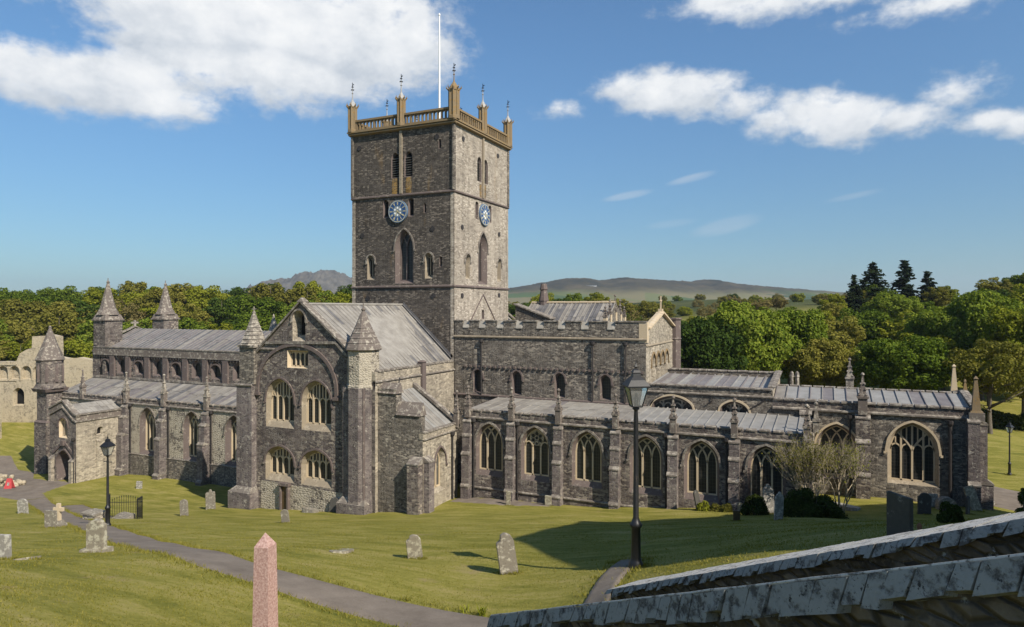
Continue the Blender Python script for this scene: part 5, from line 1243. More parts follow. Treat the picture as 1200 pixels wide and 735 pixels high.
steps_wall('steps_wall', 'nearest dark stone wall with white lichened slate coping, running along the bottom right', at(.35, 3.62, 15.75), at(8.05, -.26, 11.83), .42, -.17, .185, 3, .16, 'slab', 'slab_sunlit')
steps_wall('steps_wall', 'second dark stone wall with pale coping, just beyond the nearest wall', at(3.2, 5.32, 15.0), at(10.75, 1.52, 11.02), .58, .04, .12, 9, .13, 'slab', 'slab_sunlit')

# ---------------------------------------------------------------- lamp posts
def lamp_proto():
    t = thing('lamp_post', '', 'lamp post', (0, 0, 0), 'lamp posts in the churchyard')
    mb = MB(); mb.ring((0, 0), [(.19, -.3), (.19, .12), (.15, .18), (.13, .25), (.115, 1.05), (.15, 1.08), (.17, 1.14), (.12, 1.2), (.075, 1.32), (.062, 3.9), (.05, 4.1), (.05, 4.14), (.1, 4.18), (.06, 4.24)], 12, 0)
    part('post', mb, ['iron'], t, True)
    mb = MB(); mb.tube([(-.26, 0, 3.85), (.26, 0, 3.85)], .02, 6, 0); mb.ring((-.27, 0), [(.01, 3.81), (.035, 3.85), (.01, 3.89)], 6, 0); mb.ring((.27, 0), [(.01, 3.81), (.035, 3.85), (.01, 3.89)], 6, 0); part('ladder_bar', mb, ['iron'], t)
    mb = MB(); b, a, z0, z1 = .13, .25, 4.25, 4.78    # lantern
    for k in range(4):
        an = pi / 4 + k * pi / 2; an2 = an + pi / 2; r2 = sqrt(2)
        p = lambda q, r, z: (r * r2 * cos(q), r * r2 * sin(q), z)
        mb.tube([p(an, b, z0), p(an, a, z1)], .016, 4, 0); mb.tube([p(an, a, z1), p(an2, a, z1)], .02, 4, 0); mb.tube([p(an, b, z0), p(an2, b, z0)], .02, 4, 0)
        mb.tube([((p(an, b, z0)[i] + p(an2, b, z0)[i]) / 2 for i in range(3)), ((p(an, a, z1)[i] + p(an2, a, z1)[i]) / 2 for i in range(3))], .009, 4, 0) if 0 else None
    part('lantern_frame', mb, ['iron'], t)
    mb = MB(); mb.ring((0, 0), [(b * sqrt(2) * .97, z0), (a * sqrt(2) * .97, z1)], 4, 0, pi / 4, False, False); part('lantern_glass', mb, ['lampglass'], t)
    mb = MB(); mb.ring((0, 0), [(.42, 4.76), (.42, 4.8), (.27, 4.95), (.15, 5.04), (.13, 5.12), (.16, 5.14), (.1, 5.2), (.03, 5.24), (.045, 5.29), (.015, 5.36), (.01, 5.5)], 4, 0, pi / 4); part('lantern_roof', mb, ['iron'], t)
    mb = MB(); mb.ring((0, 0), [(.05, 4.25), (.05, 4.4), (.06, 4.42), (.03, 4.6)], 8, 0); part('lamp_burner', mb, ['leadcap'], t)
    mb = MB(); mb.ring((0, 0), [(.068, 1.9), (.068, 2.16)], 10, 0, cap0=False, cap1=False); mb.ring((0, 0), [(.068, 2.22), (.068, 2.42)], 10, 1, cap0=False, cap1=False); part('marker_band', mb, ['white', 'gold'], t)
    return t
def dup(root, loc, rotz=0, sc=1., label=None):
    r = root.copy(); COL.objects.link(r); r.location = loc; r.rotation_euler = (0, 0, rotz); r.scale = (sc, sc, sc)
    if label: r['label'] = label
    for ch in root.children:
        c = ch.copy(); COL.objects.link(c); c.parent = r; c.matrix_parent_inverse = ch.matrix_parent_inverse.copy()
        for q in ch.children:
            d = q.copy(); COL.objects.link(d); d.parent = c
    return r
LAMPB = fr(37.6, -22.55)
LP = lamp_proto()
LP.location = (28.26, -39.67, g(28.26, -39.67)); LP.rotation_euler = (0, 0, radians(32)); LP.scale = (.985,) * 3
LP['label'] = 'nearest black lamp post with glass lantern, right of the middle beside the second wall'
x, y = LAMPB; dup(LP, (x, y, g(x, y)), radians(10), .94, 'black lamp post on the left by the iron railings')
x, y = 47.05, 13.89; dup(LP, (x, y, g(x, y)), radians(50), .86, 'black lamp post on the far right grass slope')

# ---------------------------------------------------------------- gravestones
def profile(kind, w, h):
    a = w / 2
    if kind == 'round': return [(-a, -.25), (a, -.25)] + [(a * cos(t * pi / 12), h - a * .8 + a * .8 * sin(t * pi / 12)) for t in range(13)]
    if kind == 'flat': return [(-a, -.25), (a, -.25), (a, h * .985), (-a, h)]
    if kind == 'gable': return [(-a, -.25), (a, -.25), (a, h * .8), (a * .45, h * .95), (0, h), (-a * .45, h * .95), (-a, h * .8)]
    if kind == 'shoulder': return [(-a, -.25), (a, -.25), (a, h * .84), (a * .8, h * .86)] + [(a * .72 * cos(t * pi / 8), h * .87 + h * .13 * sin(t * pi / 8)) for t in range(9)] + [(-a * .8, h * .86), (-a, h * .84)]
    if kind == 'ogee': return [(-a, -.25), (a, -.25), (a, h * .8), (a * .7, h * .9), (a * .35, h * .93), (a * .22, h), (-a * .22, h), (-a * .35, h * .93), (-a * .7, h * .9), (-a, h * .8)]
    if kind == 'broken': return [(-a, -.25), (a, -.25), (a, h * .78), (a * .7, h * .92), (a * .1, h), (-a * .35, h * .97), (-a * .5, h * .84), (-a * .95, h * .78)]
    if kind == 'knob': return [(-a, -.25), (a, -.25), (a, h * .86), (a * .8, h * .9), (a * .3, h * .88), (a * .12, h), (-a * .15, h), (-a * .2, h * .88), (-a * .8, h * .86), (-a, h * .78)]
    if kind == 'slant': return [(-a, -.25), (a, -.25), (a, h * .72), (-a, h)]
GR = 'headstones in the churchyard'
def grave(x, y, w, h, th, kind, mat, label, face=20, tilt=0, lean=0, base=None, cat='gravestone', name='gravestone', group=GR, dz=0.):
    pr = profile(kind, w, h); r = random.Random(int(abs(x * 31 + y * 17)))
    b = bmesh.new(); vs = [b.verts.new((px + r.uniform(-.008, .008), -th / 2, pz + r.uniform(-.006, .006))) for px, pz in pr]
    f = b.faces.new(vs); e = bmesh.ops.extrude_face_region(b, geom=[f])['geom']
    bmesh.ops.translate(b, verts=[q for q in e if isinstance(q, bmesh.types.BMVert)], vec=(0, th, 0))
    bmesh.ops.recalc_face_normals(b, faces=b.faces); bmesh.ops.bevel(b, geom=b.edges[:], offset=min(.015, th * .2), segments=2, affect='EDGES', clamp_overlap=True)
    me = bpy.data.meshes.new(name); b.to_mesh(me); b.free(); me.materials.append(M[mat])
    z = g(x, y) + dz
    if base is None:
        o = new(name, me, None, (x, y, z), (radians(tilt), radians(lean), radians(face))); return tag(o, label, cat, group)
    t = thing(name, label, cat, (x, y, z), group, radians(face)); t.rotation_euler = (radians(tilt), radians(lean), radians(face))
    o = new('headstone', me, t, (0, 0, base[1] - .05)); mb = MB(); q = base[0] / 2
    mb.box(-q, -q * .62, -.3, q, q * .62, base[1], 0, (.03, .03, .03, .03)); part('plinth', mb, [mat], t, loc=(0, 0, 0)); return t
G_ = grave
G_(24.3, -38.98, .54, 1.24, .14, 'broken', 'grave', 'tall broken-topped headstone leaning left, nearest the point of the big shadow', 34, 4, -9)
G_(20.42, -38.03, .5, .83, .12, 'broken', 'grave_pale', 'small tilted headstone with pale lichened top, alone in mid lawn', 30, 6, -7)
G_(11.94, -43.2, .58, .96, .22, 'shoulder', 'grave_pale', 'thick pale shouldered monument on a plinth beside the path', 18, 0, 0, (.86, .12), name='gravestone')
G_(-5.0, -34.55, .68, .95, .12, 'flat', 'grave', 'low plain grey headstone in front of the stone cross', 18, 2, 1)
G_(-25.09, -24.75, .85, 1.2, .16, 'round', 'grave_white', 'rounded headstone blotched with white lichen, by the left edge of the path', 20, 3, -3)
G_(12.49, -46.14, .42, .68, .12, 'flat', 'grave_white', 'square grey headstone with white patches at the left edge', 22, 2, 0)
G_(-12.66, -20.02, .62, 1.3, .18, 'round', 'grave', 'speckled round-topped headstone, left of the pair on the lawn before the nave', 20, 0, -3)
G_(-15.67, -14.92, .8, 1.72, .2, 'knob', 'grave', 'tall speckled knob-topped headstone, right of the pair on the lawn before the nave', 22, 0, -2)
G_(-32.58, -9.34, .62, .8, .14, 'flat', 'grave_white', 'small white headstone below the nave windows', 24, 2, 3)
G_(1.71, -24.24, .52, .88, .1, 'round', 'grave', 'small plain grey headstone in front of the bronze plaque', 18, 4, -6)
G_(13.04, -7.95, .5, .8, .16, 'flat', 'grave_pale', 'small pinkish grey stone at the foot of an aisle buttress', 10, 0, 0)
G_(9.95, -8.75, .36, 1.15, .12, 'flat', 'grave_pale', 'thin upright pale slab standing in front of an aisle buttress', 12, 2, 2)
G_(28.44, -19.62, .36, .56, .1, 'flat', 'bronze', 'tiny dark brown headstone in the shade in front of the flower border', 20, 0, 0)
G_(27.32, -8.0, .34, .68, .1, 'round', 'grave_pale', 'small pale headstone among the border plants', 20, 0, 2)
G_(30.46, -19.01, .46, 1.5, .12, 'ogee', 'grave_white', 'tall white lichened headstone with ogee top in the shade', 30, 2, 2)
G_(29.3, -8.9, .7, 2.0, .14, 'ogee', 'grave_white', 'tall white stone standing before the last aisle window', 22, 3, -4)
G_(24.6, -8.15, .5, 1.45, .12, 'round', 'slate', 'dark slab leaning beside the fifth aisle window', 62, -6, -10)
G_(34.12, -40.8, .6, .93, .1, 'flat', 'grave_dark', 'big dark slab standing edge-on just beyond the second wall', -48, 0, 0)
G_(38.57, -5.29, .85, 1.42, .14, 'shoulder', 'slate', 'dark shouldered slate headstone before the big east window', 24, 2, 0)
G_(39.5, -1.75, .6, .95, .12, 'flat', 'grave_white', 'small pale headstone at the foot of the wall under the big east window', 18, 0, 0)
G_(41.3, -3.2, .42, 1.2, .12, 'round', 'slate', 'narrow dark headstone in front of the leaning pale slab', 60, 0, 2)
G_(42.15, -1.25, .72, 1.75, .12, 'flat', 'grave_pale', 'pale slab leaning against the chapel corner buttress', 28, -8, -16)
G_(40.2, -2.2, 1.15, .85, .5, 'round', 'grave', 'wide round-topped grey tombstone behind the clipped bush', 20, 0, 0)
G_(-3.9, -13.0, .85, 1.2, .1, 'round', 'slate', 'grey round-topped slab leaning on the transept wall', 5, -9, 2, group=None)
def ledger(x, y, w, l, rot, mat, label, h=.05, tilt=0):
    b = bmesh.new(); r = random.Random(3); pts = []
    for k in range(14):
        a = 2 * pi * k / 14; q = (abs(cos(a)) ** 4 + abs(sin(a)) ** 4) ** -.25 * r.uniform(.9, 1.05); pts.append((cos(a) * q * w / 2, sin(a) * q * l / 2))
    vs = [b.verts.new((x_, y_, -.12)) for x_, y_ in pts]; f = b.faces.new(vs); e = bmesh.ops.extrude_face_region(b, geom=[f])['geom']
    bmesh.ops.translate(b, verts=[q for q in e if isinstance(q, bmesh.types.BMVert)], vec=(0, 0, .12 + h)); bmesh.ops.recalc_face_normals(b, faces=b.faces)
    me = bpy.data.meshes.new('ledger_stone'); b.to_mesh(me); b.free(); me.materials.append(M[mat])
    dx = (g(x + .5, y) - g(x - .5, y)); dy = (g(x, y + .5) - g(x, y - .5))
    o = new('ledger_stone', me, None, (x, y, g(x, y)), (math.atan(dy) , -math.atan(dx) + radians(tilt), radians(rot))); tag(o, label, 'grave slab', 'grave slabs lying in the grass')
ledger(17.68, -38.43, .75, 1.1, 20, 'grave_pale', 'flat worn grave slab lying in the middle of the lawn')
ledger(13.08, -45.87, .5, .75, 30, 'grave_pale', 'flat worn grave slab lying in the lawn near the left edge')
ledger(33.6, -5.2, 2.6, 1.0, -25, 'grave_white', 'long white edged grave slab beside the bare shrub', .32, 6)
ledger(-6.0, -13.4, 1.6, .7, 0, 'grave', 'low grey slab lying against the transept wall', .3, 8)
ledger(43.6, 2.5, .5, .5, 10, 'grave_white', 'small white boulder beside the path at the chapel corner', .25)
# stone cross
def cross():
    x, y = -6.4, -33.3; t = thing('stone_cross', 'pale stone cross on a stepped base beside the path', 'cross', (x, y, g(x, y)), None, radians(18))
    mb = MB(); mb.box(-.11, -.09, .3, .11, .09, 1.28, 0, (.02, .02, .01, .01)); mb.box(-.29, -.08, .86, -.1, .08, 1.05, 0); mb.box(.1, -.08, .86, .29, .08, 1.05, 0); part('cross', mb, ['honey'], t, loc=(0, 0, 0))
    mb = MB(); mb.box(-.34, -.3, -.3, .34, .3, .16, 0, (.04,) * 4); mb.box(-.23, -.2, .155, .23, .2, .34, 0, (.05,) * 4); part('plinth', mb, ['grave'], t, loc=(0, 0, 0))
cross()
def obelisk():
    x, y = fr(8.5, -3.11); z = g(x, y); t = thing('obelisk', 'pink granite obelisk with a pyramid top in the foreground', 'obelisk', (x, y, z), None, radians(12)); top = 12.68 - z
    mb = MB(); h = top - .16; a, b = .118, .096
    mb.box(-a, -a, .28, a, a, h, 0, (a - b,) * 4); mb.faces([(-b, -b, h), (b, -b, h), (b, b, h), (-b, b, h), (0, 0, top)], [(0, 1, 4), (1, 2, 4), (2, 3, 4), (3, 0, 4)], 0); part('shaft', mb, ['granite'], t, loc=(0, 0, 0))
    mb = MB(); mb.box(-.22, -.22, -.3, .22, .22, .14, 0, (.02,) * 4); mb.box(-.17, -.17, .14, .17, .17, .29, 0, (.03,) * 4); part('plinth', mb, ['granite'], t, loc=(0, 0, 0))
obelisk()
# bronze plaque in a stone frame, fixed to the transept
def plaque():
    y = -12.66; t = thing('plaque', 'tall brown bronze plaque in a grey stone frame on the transept wall', 'plaque', (-9.3, y, -1.6)); f = Fr(0, y, 'S')
    mb = MB(); slab(mb, f, -9.78, -9.62, -2, .35, 0, .3, 0); slab(mb, f, -8.98, -8.82, -2, .35, 0, .3, 0); slab(mb, f, -9.86, -8.74, .35, .6, 0, .36, 0); part('frame', mb, ['dress'], t)
    mb = MB(); slab(mb, f, -9.62, -8.98, -1.7, .34, .02, .12, 0); part('panel', mb, ['bronze'], t)
plaque()
# iron railings round the top of some steps
def railing():
    x0, y0 = -14.2, -25.0; t = thing('iron_railing', 'black iron railing enclosure with two solid gate leaves by the left lamp post', 'railing', (x0, y0, g(x0, y0)))
    def panel(a, b, name, n, h0, h1, solid=False, arch=False):
        mb = MB(); a, b = Vector(a), Vector(b)
        for i in range(n + 1):
            p = a.lerp(b, i / n); h = h0 + (h1 - h0) * i / n + (.35 * sin(pi * i / n) if arch else 0); z = g(p.x, p.y); k = .03 if i in (0, n) else .014
            mb.ring((p.x, p.y), [(k, z - .2), (k, z + h), (.035, z + h + .04), (.005, z + h + .14)], 6, 0)
        for hh in ((.15, .95) if not solid else (.12, .35, .6, .85, .97)):
            mb.tube([(lambda p: (p.x, p.y, g(p.x, p.y) + hh * (h0 + (h1 - h0) * i / n)))(a.lerp(b, i / n)) for i in range(n + 1)], .02, 4, 0)
        if solid:
            for i in range(n):
                p, q = a.lerp(b, i / n), a.lerp(b, (i + .55) / n); mb.faces([(p.x, p.y, g(p.x, p.y) + .12), (q.x, q.y, g(q.x, q.y) + .12), (q.x, q.y, g(q.x, q.y) + .62 * h1), (p.x, p.y, g(p.x, p.y) + .62 * h1)], [(0, 1, 2, 3)], 0)
        part(name, mb, ['iron'], t)
    r = Vector((RX, RY)); f = Vector((FX, FY)); o = Vector((x0, y0))
    panel(o, o + r * .55 - f * 1.3, 'gate', 10, 1.7, 1.25, True); panel(o + r * 2.0 + f * .6, o + r * 2.45 - f * .9, 'gate', 9, 1.55, 1.3, True)
    panel(o, o + r * 2.0 + f * .6, 'rail', 14, 1.2, 1.3, False, True)
    mb = MB()
    for k in range(4):
        p = o + r * .75 + f * (-.7 + .25 * k); z = g(p.x, p.y); mb.box(p.x - .05, p.y - .2, z - .3, p.x + 1.2, p.y + .3, z + .12 + .1 * k, 0)
    t2 = thing('stone_step', 'low worn stone steps between the iron gate leaves', 'steps', tuple(o + r) + (g(x0 + 1, y0),)); part('step', mb, ['grave'], t2)
    mb = MB(); p = o - r * 1.35 - f * .3; z = g(p.x, p.y); mb.box(p.x, p.y - .5, z - .4, p.x + 1.2, p.y + .6, z + .5, 0, (.05,) * 4); coping_line(mb, (p.x - .05, p.y, z + .5), (p.x + 1.2, p.y + .1, z + .42), 1.15, .12, 1, 3)
    t3 = thing('low_wall', 'low lichened stone wall beside the left gate leaf', 'wall', (p.x, p.y, z)); part('wall', mb, ['render', 'grave'], t3)
railing()
# red notice board on the far path, and a low rubble wall behind it
def aboard():
    x, y = -45.8, -14.6; z = g(x, y); t = thing('notice_board', 'small red folding board standing on the path at the far left', 'notice board', (x, y, z), None, radians(25))
    for s in (-1, 1):
        mb = MB(); mb.faces([(-.42, s * .3, 0), (.42, s * .3, 0), (.24, s * .05, 1.1), (-.24, s * .05, 1.1), (-.42, s * .27, 0), (.42, s * .27, 0), (.24, s * .02, 1.1), (-.24, s * .02, 1.1)], [(0, 1, 2, 3), (7, 6, 5, 4), (0, 4, 5, 1), (1, 5, 6, 2), (2, 6, 7, 3), (3, 7, 4, 0)], 0)
        mb.faces([(-.13, s * .222, .4), (.13, s * .222, .4), (.11, s * .155, .7), (-.11, s * .155, .7)], [(0, 1, 2, 3)], 1); part('board', mb, ['red', 'grave_white'], t, loc=(0, 0, 0), fix=False)
    mb = MB(); mb.box(-.46, -.36, -.05, .46, .36, .06, 0); part('foot', mb, ['iron'], t, loc=(0, 0, 0))
    x, y = -48.3, -13.6; z = g(x, y); t = thing('rubble_wall', 'low pile of pale rubble walling behind the red board', 'wall', (x, y, z), None, radians(25)); mb = MB(); r = random.Random(2)
    for k in range(40):
        px, py = r.uniform(-3.4, 1.6), r.uniform(-.5, .5); s = r.uniform(.18, .38); zz = r.uniform(0, 1.3 - abs(px + .8) * .25); mb.ring((px, py), [(s * .7, zz - .2), (s, zz - .02), (s * .9, zz + .15), (s * .4, zz + .24)], 6, 0, r.uniform(0, 3))
    part('rubble', mb, ['ruin'], t, loc=(0, 0, 0))
aboard()
def terracotta():
    x, y = 34.55, -40.1; mb = MB(); z = g(x, y); mb.ring((0, 0), [(.045, -.05), (.05, .06), (.03, .1), (.055, .13), (.05, .2), (.02, .25)], 8, 0)
    o = new('grave_ornament', mb.mesh('grave_ornament', ['red']), None, (x, y, z)); o.data.materials[0] = plain('rust brown clay', (.22, .1, .05), (.3, .15, .08), 20); tag(o, 'little rust coloured clay ornament beside the big dark edge-on slab', 'ornament')
terracotta()

# ---------------------------------------------------------------- trees and plants
def mesh_np(name, v, f, mats, mi=None, smooth=False):
    me = bpy.data.meshes.new(name); nv, nf, k = len(v), len(f), f.shape[1]
    me.vertices.add(nv); me.vertices.foreach_set('co', np.asarray(v, np.float32).ravel())
    me.loops.add(nf * k); me.loops.foreach_set('vertex_index', f.astype(np.int32).ravel())
    me.polygons.add(nf); me.polygons.foreach_set('loop_start', np.arange(0, nf * k, k, dtype=np.int32))
    for m in mats: me.materials.append(M[m])
    if mi is not None: me.polygons.foreach_set('material_index', mi)
    me.update(calc_edges=True); me.validate(); return me
def unit(a): return a / np.maximum(np.linalg.norm(a, axis=1, keepdims=True), 1e-9)
def leaf_quads(P, Nn, S, rs, asp=.7):
    """rhombic leaves (slightly folded look comes from their random turn)"""
    n = len(P); T = unit(np.cross(Nn, rs.randn(n, 3))); B = np.cross(Nn, T); S = S[:, None]
    v = np.stack([P - T * S, P - B * S * asp, P + T * S, P + B * S * asp], 1).reshape(-1, 3)
    return v, np.arange(4 * n).reshape(n, 4)
def crown(seed, R, H, z0, nl, nleaf, leaf, flat=.8, up=.35, gap=.25):
    """leaf clumps on boughs through an uneven crown: R radius, H height, z0 underside"""
    rs = np.random.RandomState(seed); C = []; rad = []
    for i in range(nl):
        u = unit(rs.randn(1, 3))[0]; u[2] = u[2] * .9 + .18; q = rs.uniform(.35, .86) ** .7
        C.append([u[0] * R * q, u[1] * R * q, z0 + H * (.5 + .46 * u[2] * q)]); rad.append(R * rs.uniform(.13, .29) * (1.1 - .25 * q))
    C = np.array(C); rad = np.array(rad); w = rad ** 2; w /= w.sum()
    k = rs.choice(nl, nleaf, p=w); u = unit(rs.randn(nleaf, 3) + np.array([0, 0, .3])); sh = rs.uniform(.62, 1.06, nleaf) ** .8
    P = C[k] + u * (rad[k] * sh)[:, None] * np.array([1, 1, flat])
    Nn = unit(u * .75 + rs.randn(nleaf, 3) * .5 + np.array([0, 0, up])); S = leaf * rs.uniform(.5, 1.2, nleaf)
    return leaf_quads(P, Nn, S, rs)
def limbs(mb, seed, H, z0, R, r0, n=7):
    r = random.Random(seed); bend = [(r.uniform(-.3, .3), r.uniform(-.3, .3)) for _ in range(4)]
    pts = [(0, 0, -.4), (0, 0, .15), (bend[0][0] * .3, bend[0][1] * .3, z0 * .6), (bend[1][0], bend[1][1], z0 + H * .25), (bend[2][0] * 1.6, bend[2][1] * 1.6, z0 + H * .6), (bend[2][0] * 2, bend[2][1] * 2, z0 + H * .85)]
    mb.tube(pts, [r0 * 1.5, r0 * 1.15, r0, r0 * .7, r0 * .35, r0 * .08], 7, 0)
    for i in range(n):
        a = 2 * pi * i / n + r.uniform(-.4, .4); z = z0 * r.uniform(.75, 1.1) + H * r.uniform(0, .35); L = R * r.uniform(.55, .85); rz = H * r.uniform(.1, .4)
        p0 = Vector((bend[1][0] * .6, bend[1][1] * .6, z)); p2 = p0 + Vector((cos(a) * L, sin(a) * L, rz)); p1 = p0.lerp(p2, .5) + Vector((0, 0, -rz * .1))
        mb.tube([p0, p1, p2], [r0 * .42, r0 * .25, r0 * .05], 5, 0)
        for j in range(2):
            b = a + r.uniform(-.9, .9); q0 = p1.lerp(p2, r.uniform(0, .5)); mb.tube([q0, q0 + Vector((cos(b) * L * .4, sin(b) * L * .4, rz * .5))], [r0 * .16, r0 * .03], 4, 0)
PROTO = {}
def tree_proto(key, seed, R, H, z0, nl, nleaf, leaf, r0, **k):
    v, f = crown(seed, R, H, z0, nl, nleaf, leaf, **k); cm = mesh_np('crown', v, f, ['leaf_green'])
    mb = MB(); limbs(mb, seed, H, z0, R, r0); PROTO[key] = (cm, mb.mesh('trunk', ['bark'], True))
for i in range(6): tree_proto('wood%d' % i, 100 + i, 4.2 + .35 * (i % 3), 8.6 + .6 * (i % 4), 2.6, 64 + 6 * i, 10000, .22, .22)
for i in range(2): tree_proto('thin%d' % i, 130 + i, 4.0, 8.8, 2.8, 60, 5200, .17, .2)
for i in range(3): tree_proto('big%d' % i, 140 + i, 6.6, 12.0, 2.4, 150, 34000, .23, .36)
tree_proto('lawn', 150, 5.2, 7.5, 3.1, 60, 8000, .19, .26)
def tree(key, x, y, s, rot, leafm, label, group=None, dz=-.1, cat='tree', name='tree', sz=None, z=None):
    cm, tm = PROTO[key]; t = thing(name, label, cat, (x, y, (g(x, y) if z is None else z) + dz), group, rot); t.scale = (s, s, sz or s)
    c = new('crown', cm, t, (0, 0, 0)); c.material_slots[0].link = 'OBJECT'; c.material_slots[0].material = M[leafm]
    new('trunk', tm, t, (0, 0, 0)); return t
# big trees close behind the eastern chapels
BIG = [(12.5, 25.4, 'big0', 88, .86, 'leaf_green', 'big round fresh green tree behind the low chapel, left of the wood on the right'),
       (5.0, 21.5, 'big1', 80, .66, 'leaf_deep', 'dark green tree close behind the presbytery gable'),
       (18.5, 28, 'big1', 94, .82, 'leaf_green', 'bushy green tree right of the biggest round tree, behind the low chapel'),]
wood = {'leaf_green': ('fresh green tree in the wood beyond the cathedral', 'green trees of the wood'), 'leaf_deep': ('deep green tree in the wood beyond the cathedral', 'deep green trees of the wood'),
        'leaf_olive': ('olive spring-leaved tree in the wood beyond the cathedral', 'olive trees of the wood'), 'leaf_brown': ('brown budding tree in the wood beyond the cathedral', 'brown budding trees of the wood'),
        'leaf_yellow': ('yellow green tree in the wood beyond the cathedral', 'yellow green trees of the wood')}
def wtree(px, d, top, r, pal, sink=0):
    """tree at image column px and distance d whose crown reaches height top (metres above the camera)"""
    x, y = fr(d, (px - 600) / 790 * d); gnd = g(x, y); h = CAMZ + top - gnd
    lf = r.choices(list(wood), pal)[0]; key = r.choice(['thin0', 'thin1', 'wood1']) if lf == 'leaf_brown' else 'wood%d' % r.randrange(6)
    hh = max(h, 5.5); s = hh / 11.6 * r.uniform(.97, 1.05); w = s * r.uniform(1.0, 1.3); w = min(max(w, .75), 1.5)
    tree(key, x, y, w, r.uniform(0, 6.28), lf, wood[lf][0], wood[lf][1], -.15 + sink, sz=s * (1 - sink / 11.6))
r = random.Random(21); PAL_L = [4.2, 1.2, 2.8, 1.0, 3.2]; PAL_R = [4.6, 1.0, 2.4, 1.0, 2.8]
def row(px0, px1, d, step, topf, pal, jit=.5, sink=0):
    px = px0
    while px < px1:
        st = step * 790 / d; dd = d + r.uniform(-4, 4); wtree(px + r.uniform(-jit, jit) * st, dd, topf(px) * dd / 790 + r.uniform(-1.1, .5), r, pal, sink); px += st * r.uniform(.85, 1.15)
TOPS = [(-40, 26), (60, 24), (150, 27), (200, 25), (260, 31), (320, 32), (415, 30), (470, 28), (600, 28), (640, 30), (700, 30), (760, 20), (800, 12), (840, 10), (900, 10), (950, 17), (1000, 28), (1050, 36), (1100, 30), (1150, 44), (1210, 50), (1300, 56)]
def top_at(px): return float(np.interp(px, [t[0] for t in TOPS], [t[1] for t in TOPS]))
row(-30, 430, 128, 7.5, lambda p: -32, PAL_L); row(-40, 440, 143, 7.6, lambda p: -8, PAL_L); row(-40, 440, 160, 7.6, lambda p: 12, PAL_L); row(-40, 450, 180, 7.6, lambda p: top_at(p) - 5, PAL_L); row(-40, 450, 205, 8, lambda p: top_at(p), PAL_L)
row(590, 830, 140, 8, lambda p: -8 + (p < 760) * 6, PAL_L); row(590, 850, 165, 8, lambda p: top_at(p) - 22, PAL_L); row(590, 940, 200, 8.5, lambda p: top_at(p) - 10, [1.5, 1, 3, 4, 1.5]); row(600, 1010, 250, 8.5, lambda p: min(top_at(p), 14) - 3, [1.5, 1, 3, 4, 1.5], .5, -2.6); row(700, 1000, 300, 9, lambda p: 12, [1, 1, 3, 4, 1.5], .5, -3.2); row(680, 1010, 420, 14, lambda p: 14, [1, 1.5, 3, 3, 1.5], .5, -3.5)
row(955, 1240, 104, 7.5, lambda p: -42 + (p - 955) * .1, PAL_R); row(930, 1250, 120, 7.5, lambda p: -14 + (p - 930) * .12, PAL_R); row(900, 1260, 138, 7.8, lambda p: top_at(p) - 14, PAL_R); row(930, 1270, 158, 8, lambda p: top_at(p) - 3, PAL_R)
for (px, d, top, key, s, lf, lab) in [
    (868, 92, 12, 'big0', 1.0, 'leaf_green', 'big round fresh green tree behind the flat-roofed chapel'),
    (826, 88, -10, 'big1', .8, 'leaf_deep', 'dark green tree close to the presbytery gable, left of the big round tree'),
    (925, 98, 4, 'big2', .9, 'leaf_green', 'tall bushy green tree just right of the big round tree'),
    (965, 90, -34, 'big1', .7, 'leaf_olive', 'low olive green tree behind the middle of the Lady Chapel roof'),
    (1062, 84, -28, 'big2', .86, 'leaf_green', 'broad bright green tree behind the right half of the Lady Chapel roof'),
    (1105, 110, 6, 'big0', .9, 'leaf_green', 'leafy bright green tree on the wooded slope above the Lady Chapel'),
    (1150, 104, 22, 'big1', .98, 'leaf_green', 'large sunlit green tree high on the right-hand slope'),
    (1200, 92, 8, 'big2', .9, 'leaf_yellow', 'spreading yellow green tree at the right edge of the wood')]:
    x, y = fr(d, (px - 600) / 790 * d); h = CAMZ + top * d / 790 - g(x, y); sz = h / 14.2
    tree(key, x, y, s * 1.02, r.uniform(0, 6), lf, lab, None, -.2, sz=sz)
x, y = fr(78, (1160 - 600) / 790 * 78); tree('lawn', x, y, 1.0, 1.2, 'leaf_olive', 'olive green tree with a bare trunk on the grass right of the Lady Chapel', None, -.05, sz=1.02)
x, y = fr(84, (1215 - 600) / 790 * 84); tree('lawn', x, y, 1.0, 2.2, 'leaf_olive', 'olive leaved tree on the grass at the right edge', None, -.05, sz=.98)
# conifers on the skyline
def conifer(seed, H, R, n):
    rs = np.random.RandomState(seed); P = []; Nn = []; S = []
    z = H * .12
    while z < H * .99:
        q = 1 - z / H; rad = R * (q ** .8) * rs.uniform(.7, 1.1) + .1; nb = max(4, int(9 * q + 3))
        for b in range(nb):
            a = rs.uniform(0, 2 * pi); L = rad * rs.uniform(.6, 1.1); m = int(75 * L / R + 10); t = rs.uniform(.15, 1, m)
            P.append(np.stack([cos(a) * L * t + rs.randn(m) * .16, sin(a) * L * t + rs.randn(m) * .16, z - .18 * L * t + .12 * L * t * t + rs.randn(m) * .1], 1)); Nn.append(unit(rs.randn(m, 3) * .5 + np.array([cos(a) * .4, sin(a) * .4, .8]))); S.append(rs.uniform(.2, .42, m))
        z += H * .032
    v, f = leaf_quads(np.concatenate(P), np.concatenate(Nn), np.concatenate(S), rs, .5)
    mb = MB(); mb.tube([(0, 0, -.3), (0, 0, H * .5), (0, 0, H)], [.3, .17, .02], 6, 0); return mesh_np('crown', v, f, ['leaf_conifer']), mb.mesh('trunk', ['bark'], True)
PROTO['con0'] = conifer(1, 15, 4.6, 0); PROTO['con1'] = conifer(2, 15, 5.6, 0); PROTO['con2'] = conifer(3, 15, 4.0, 0)
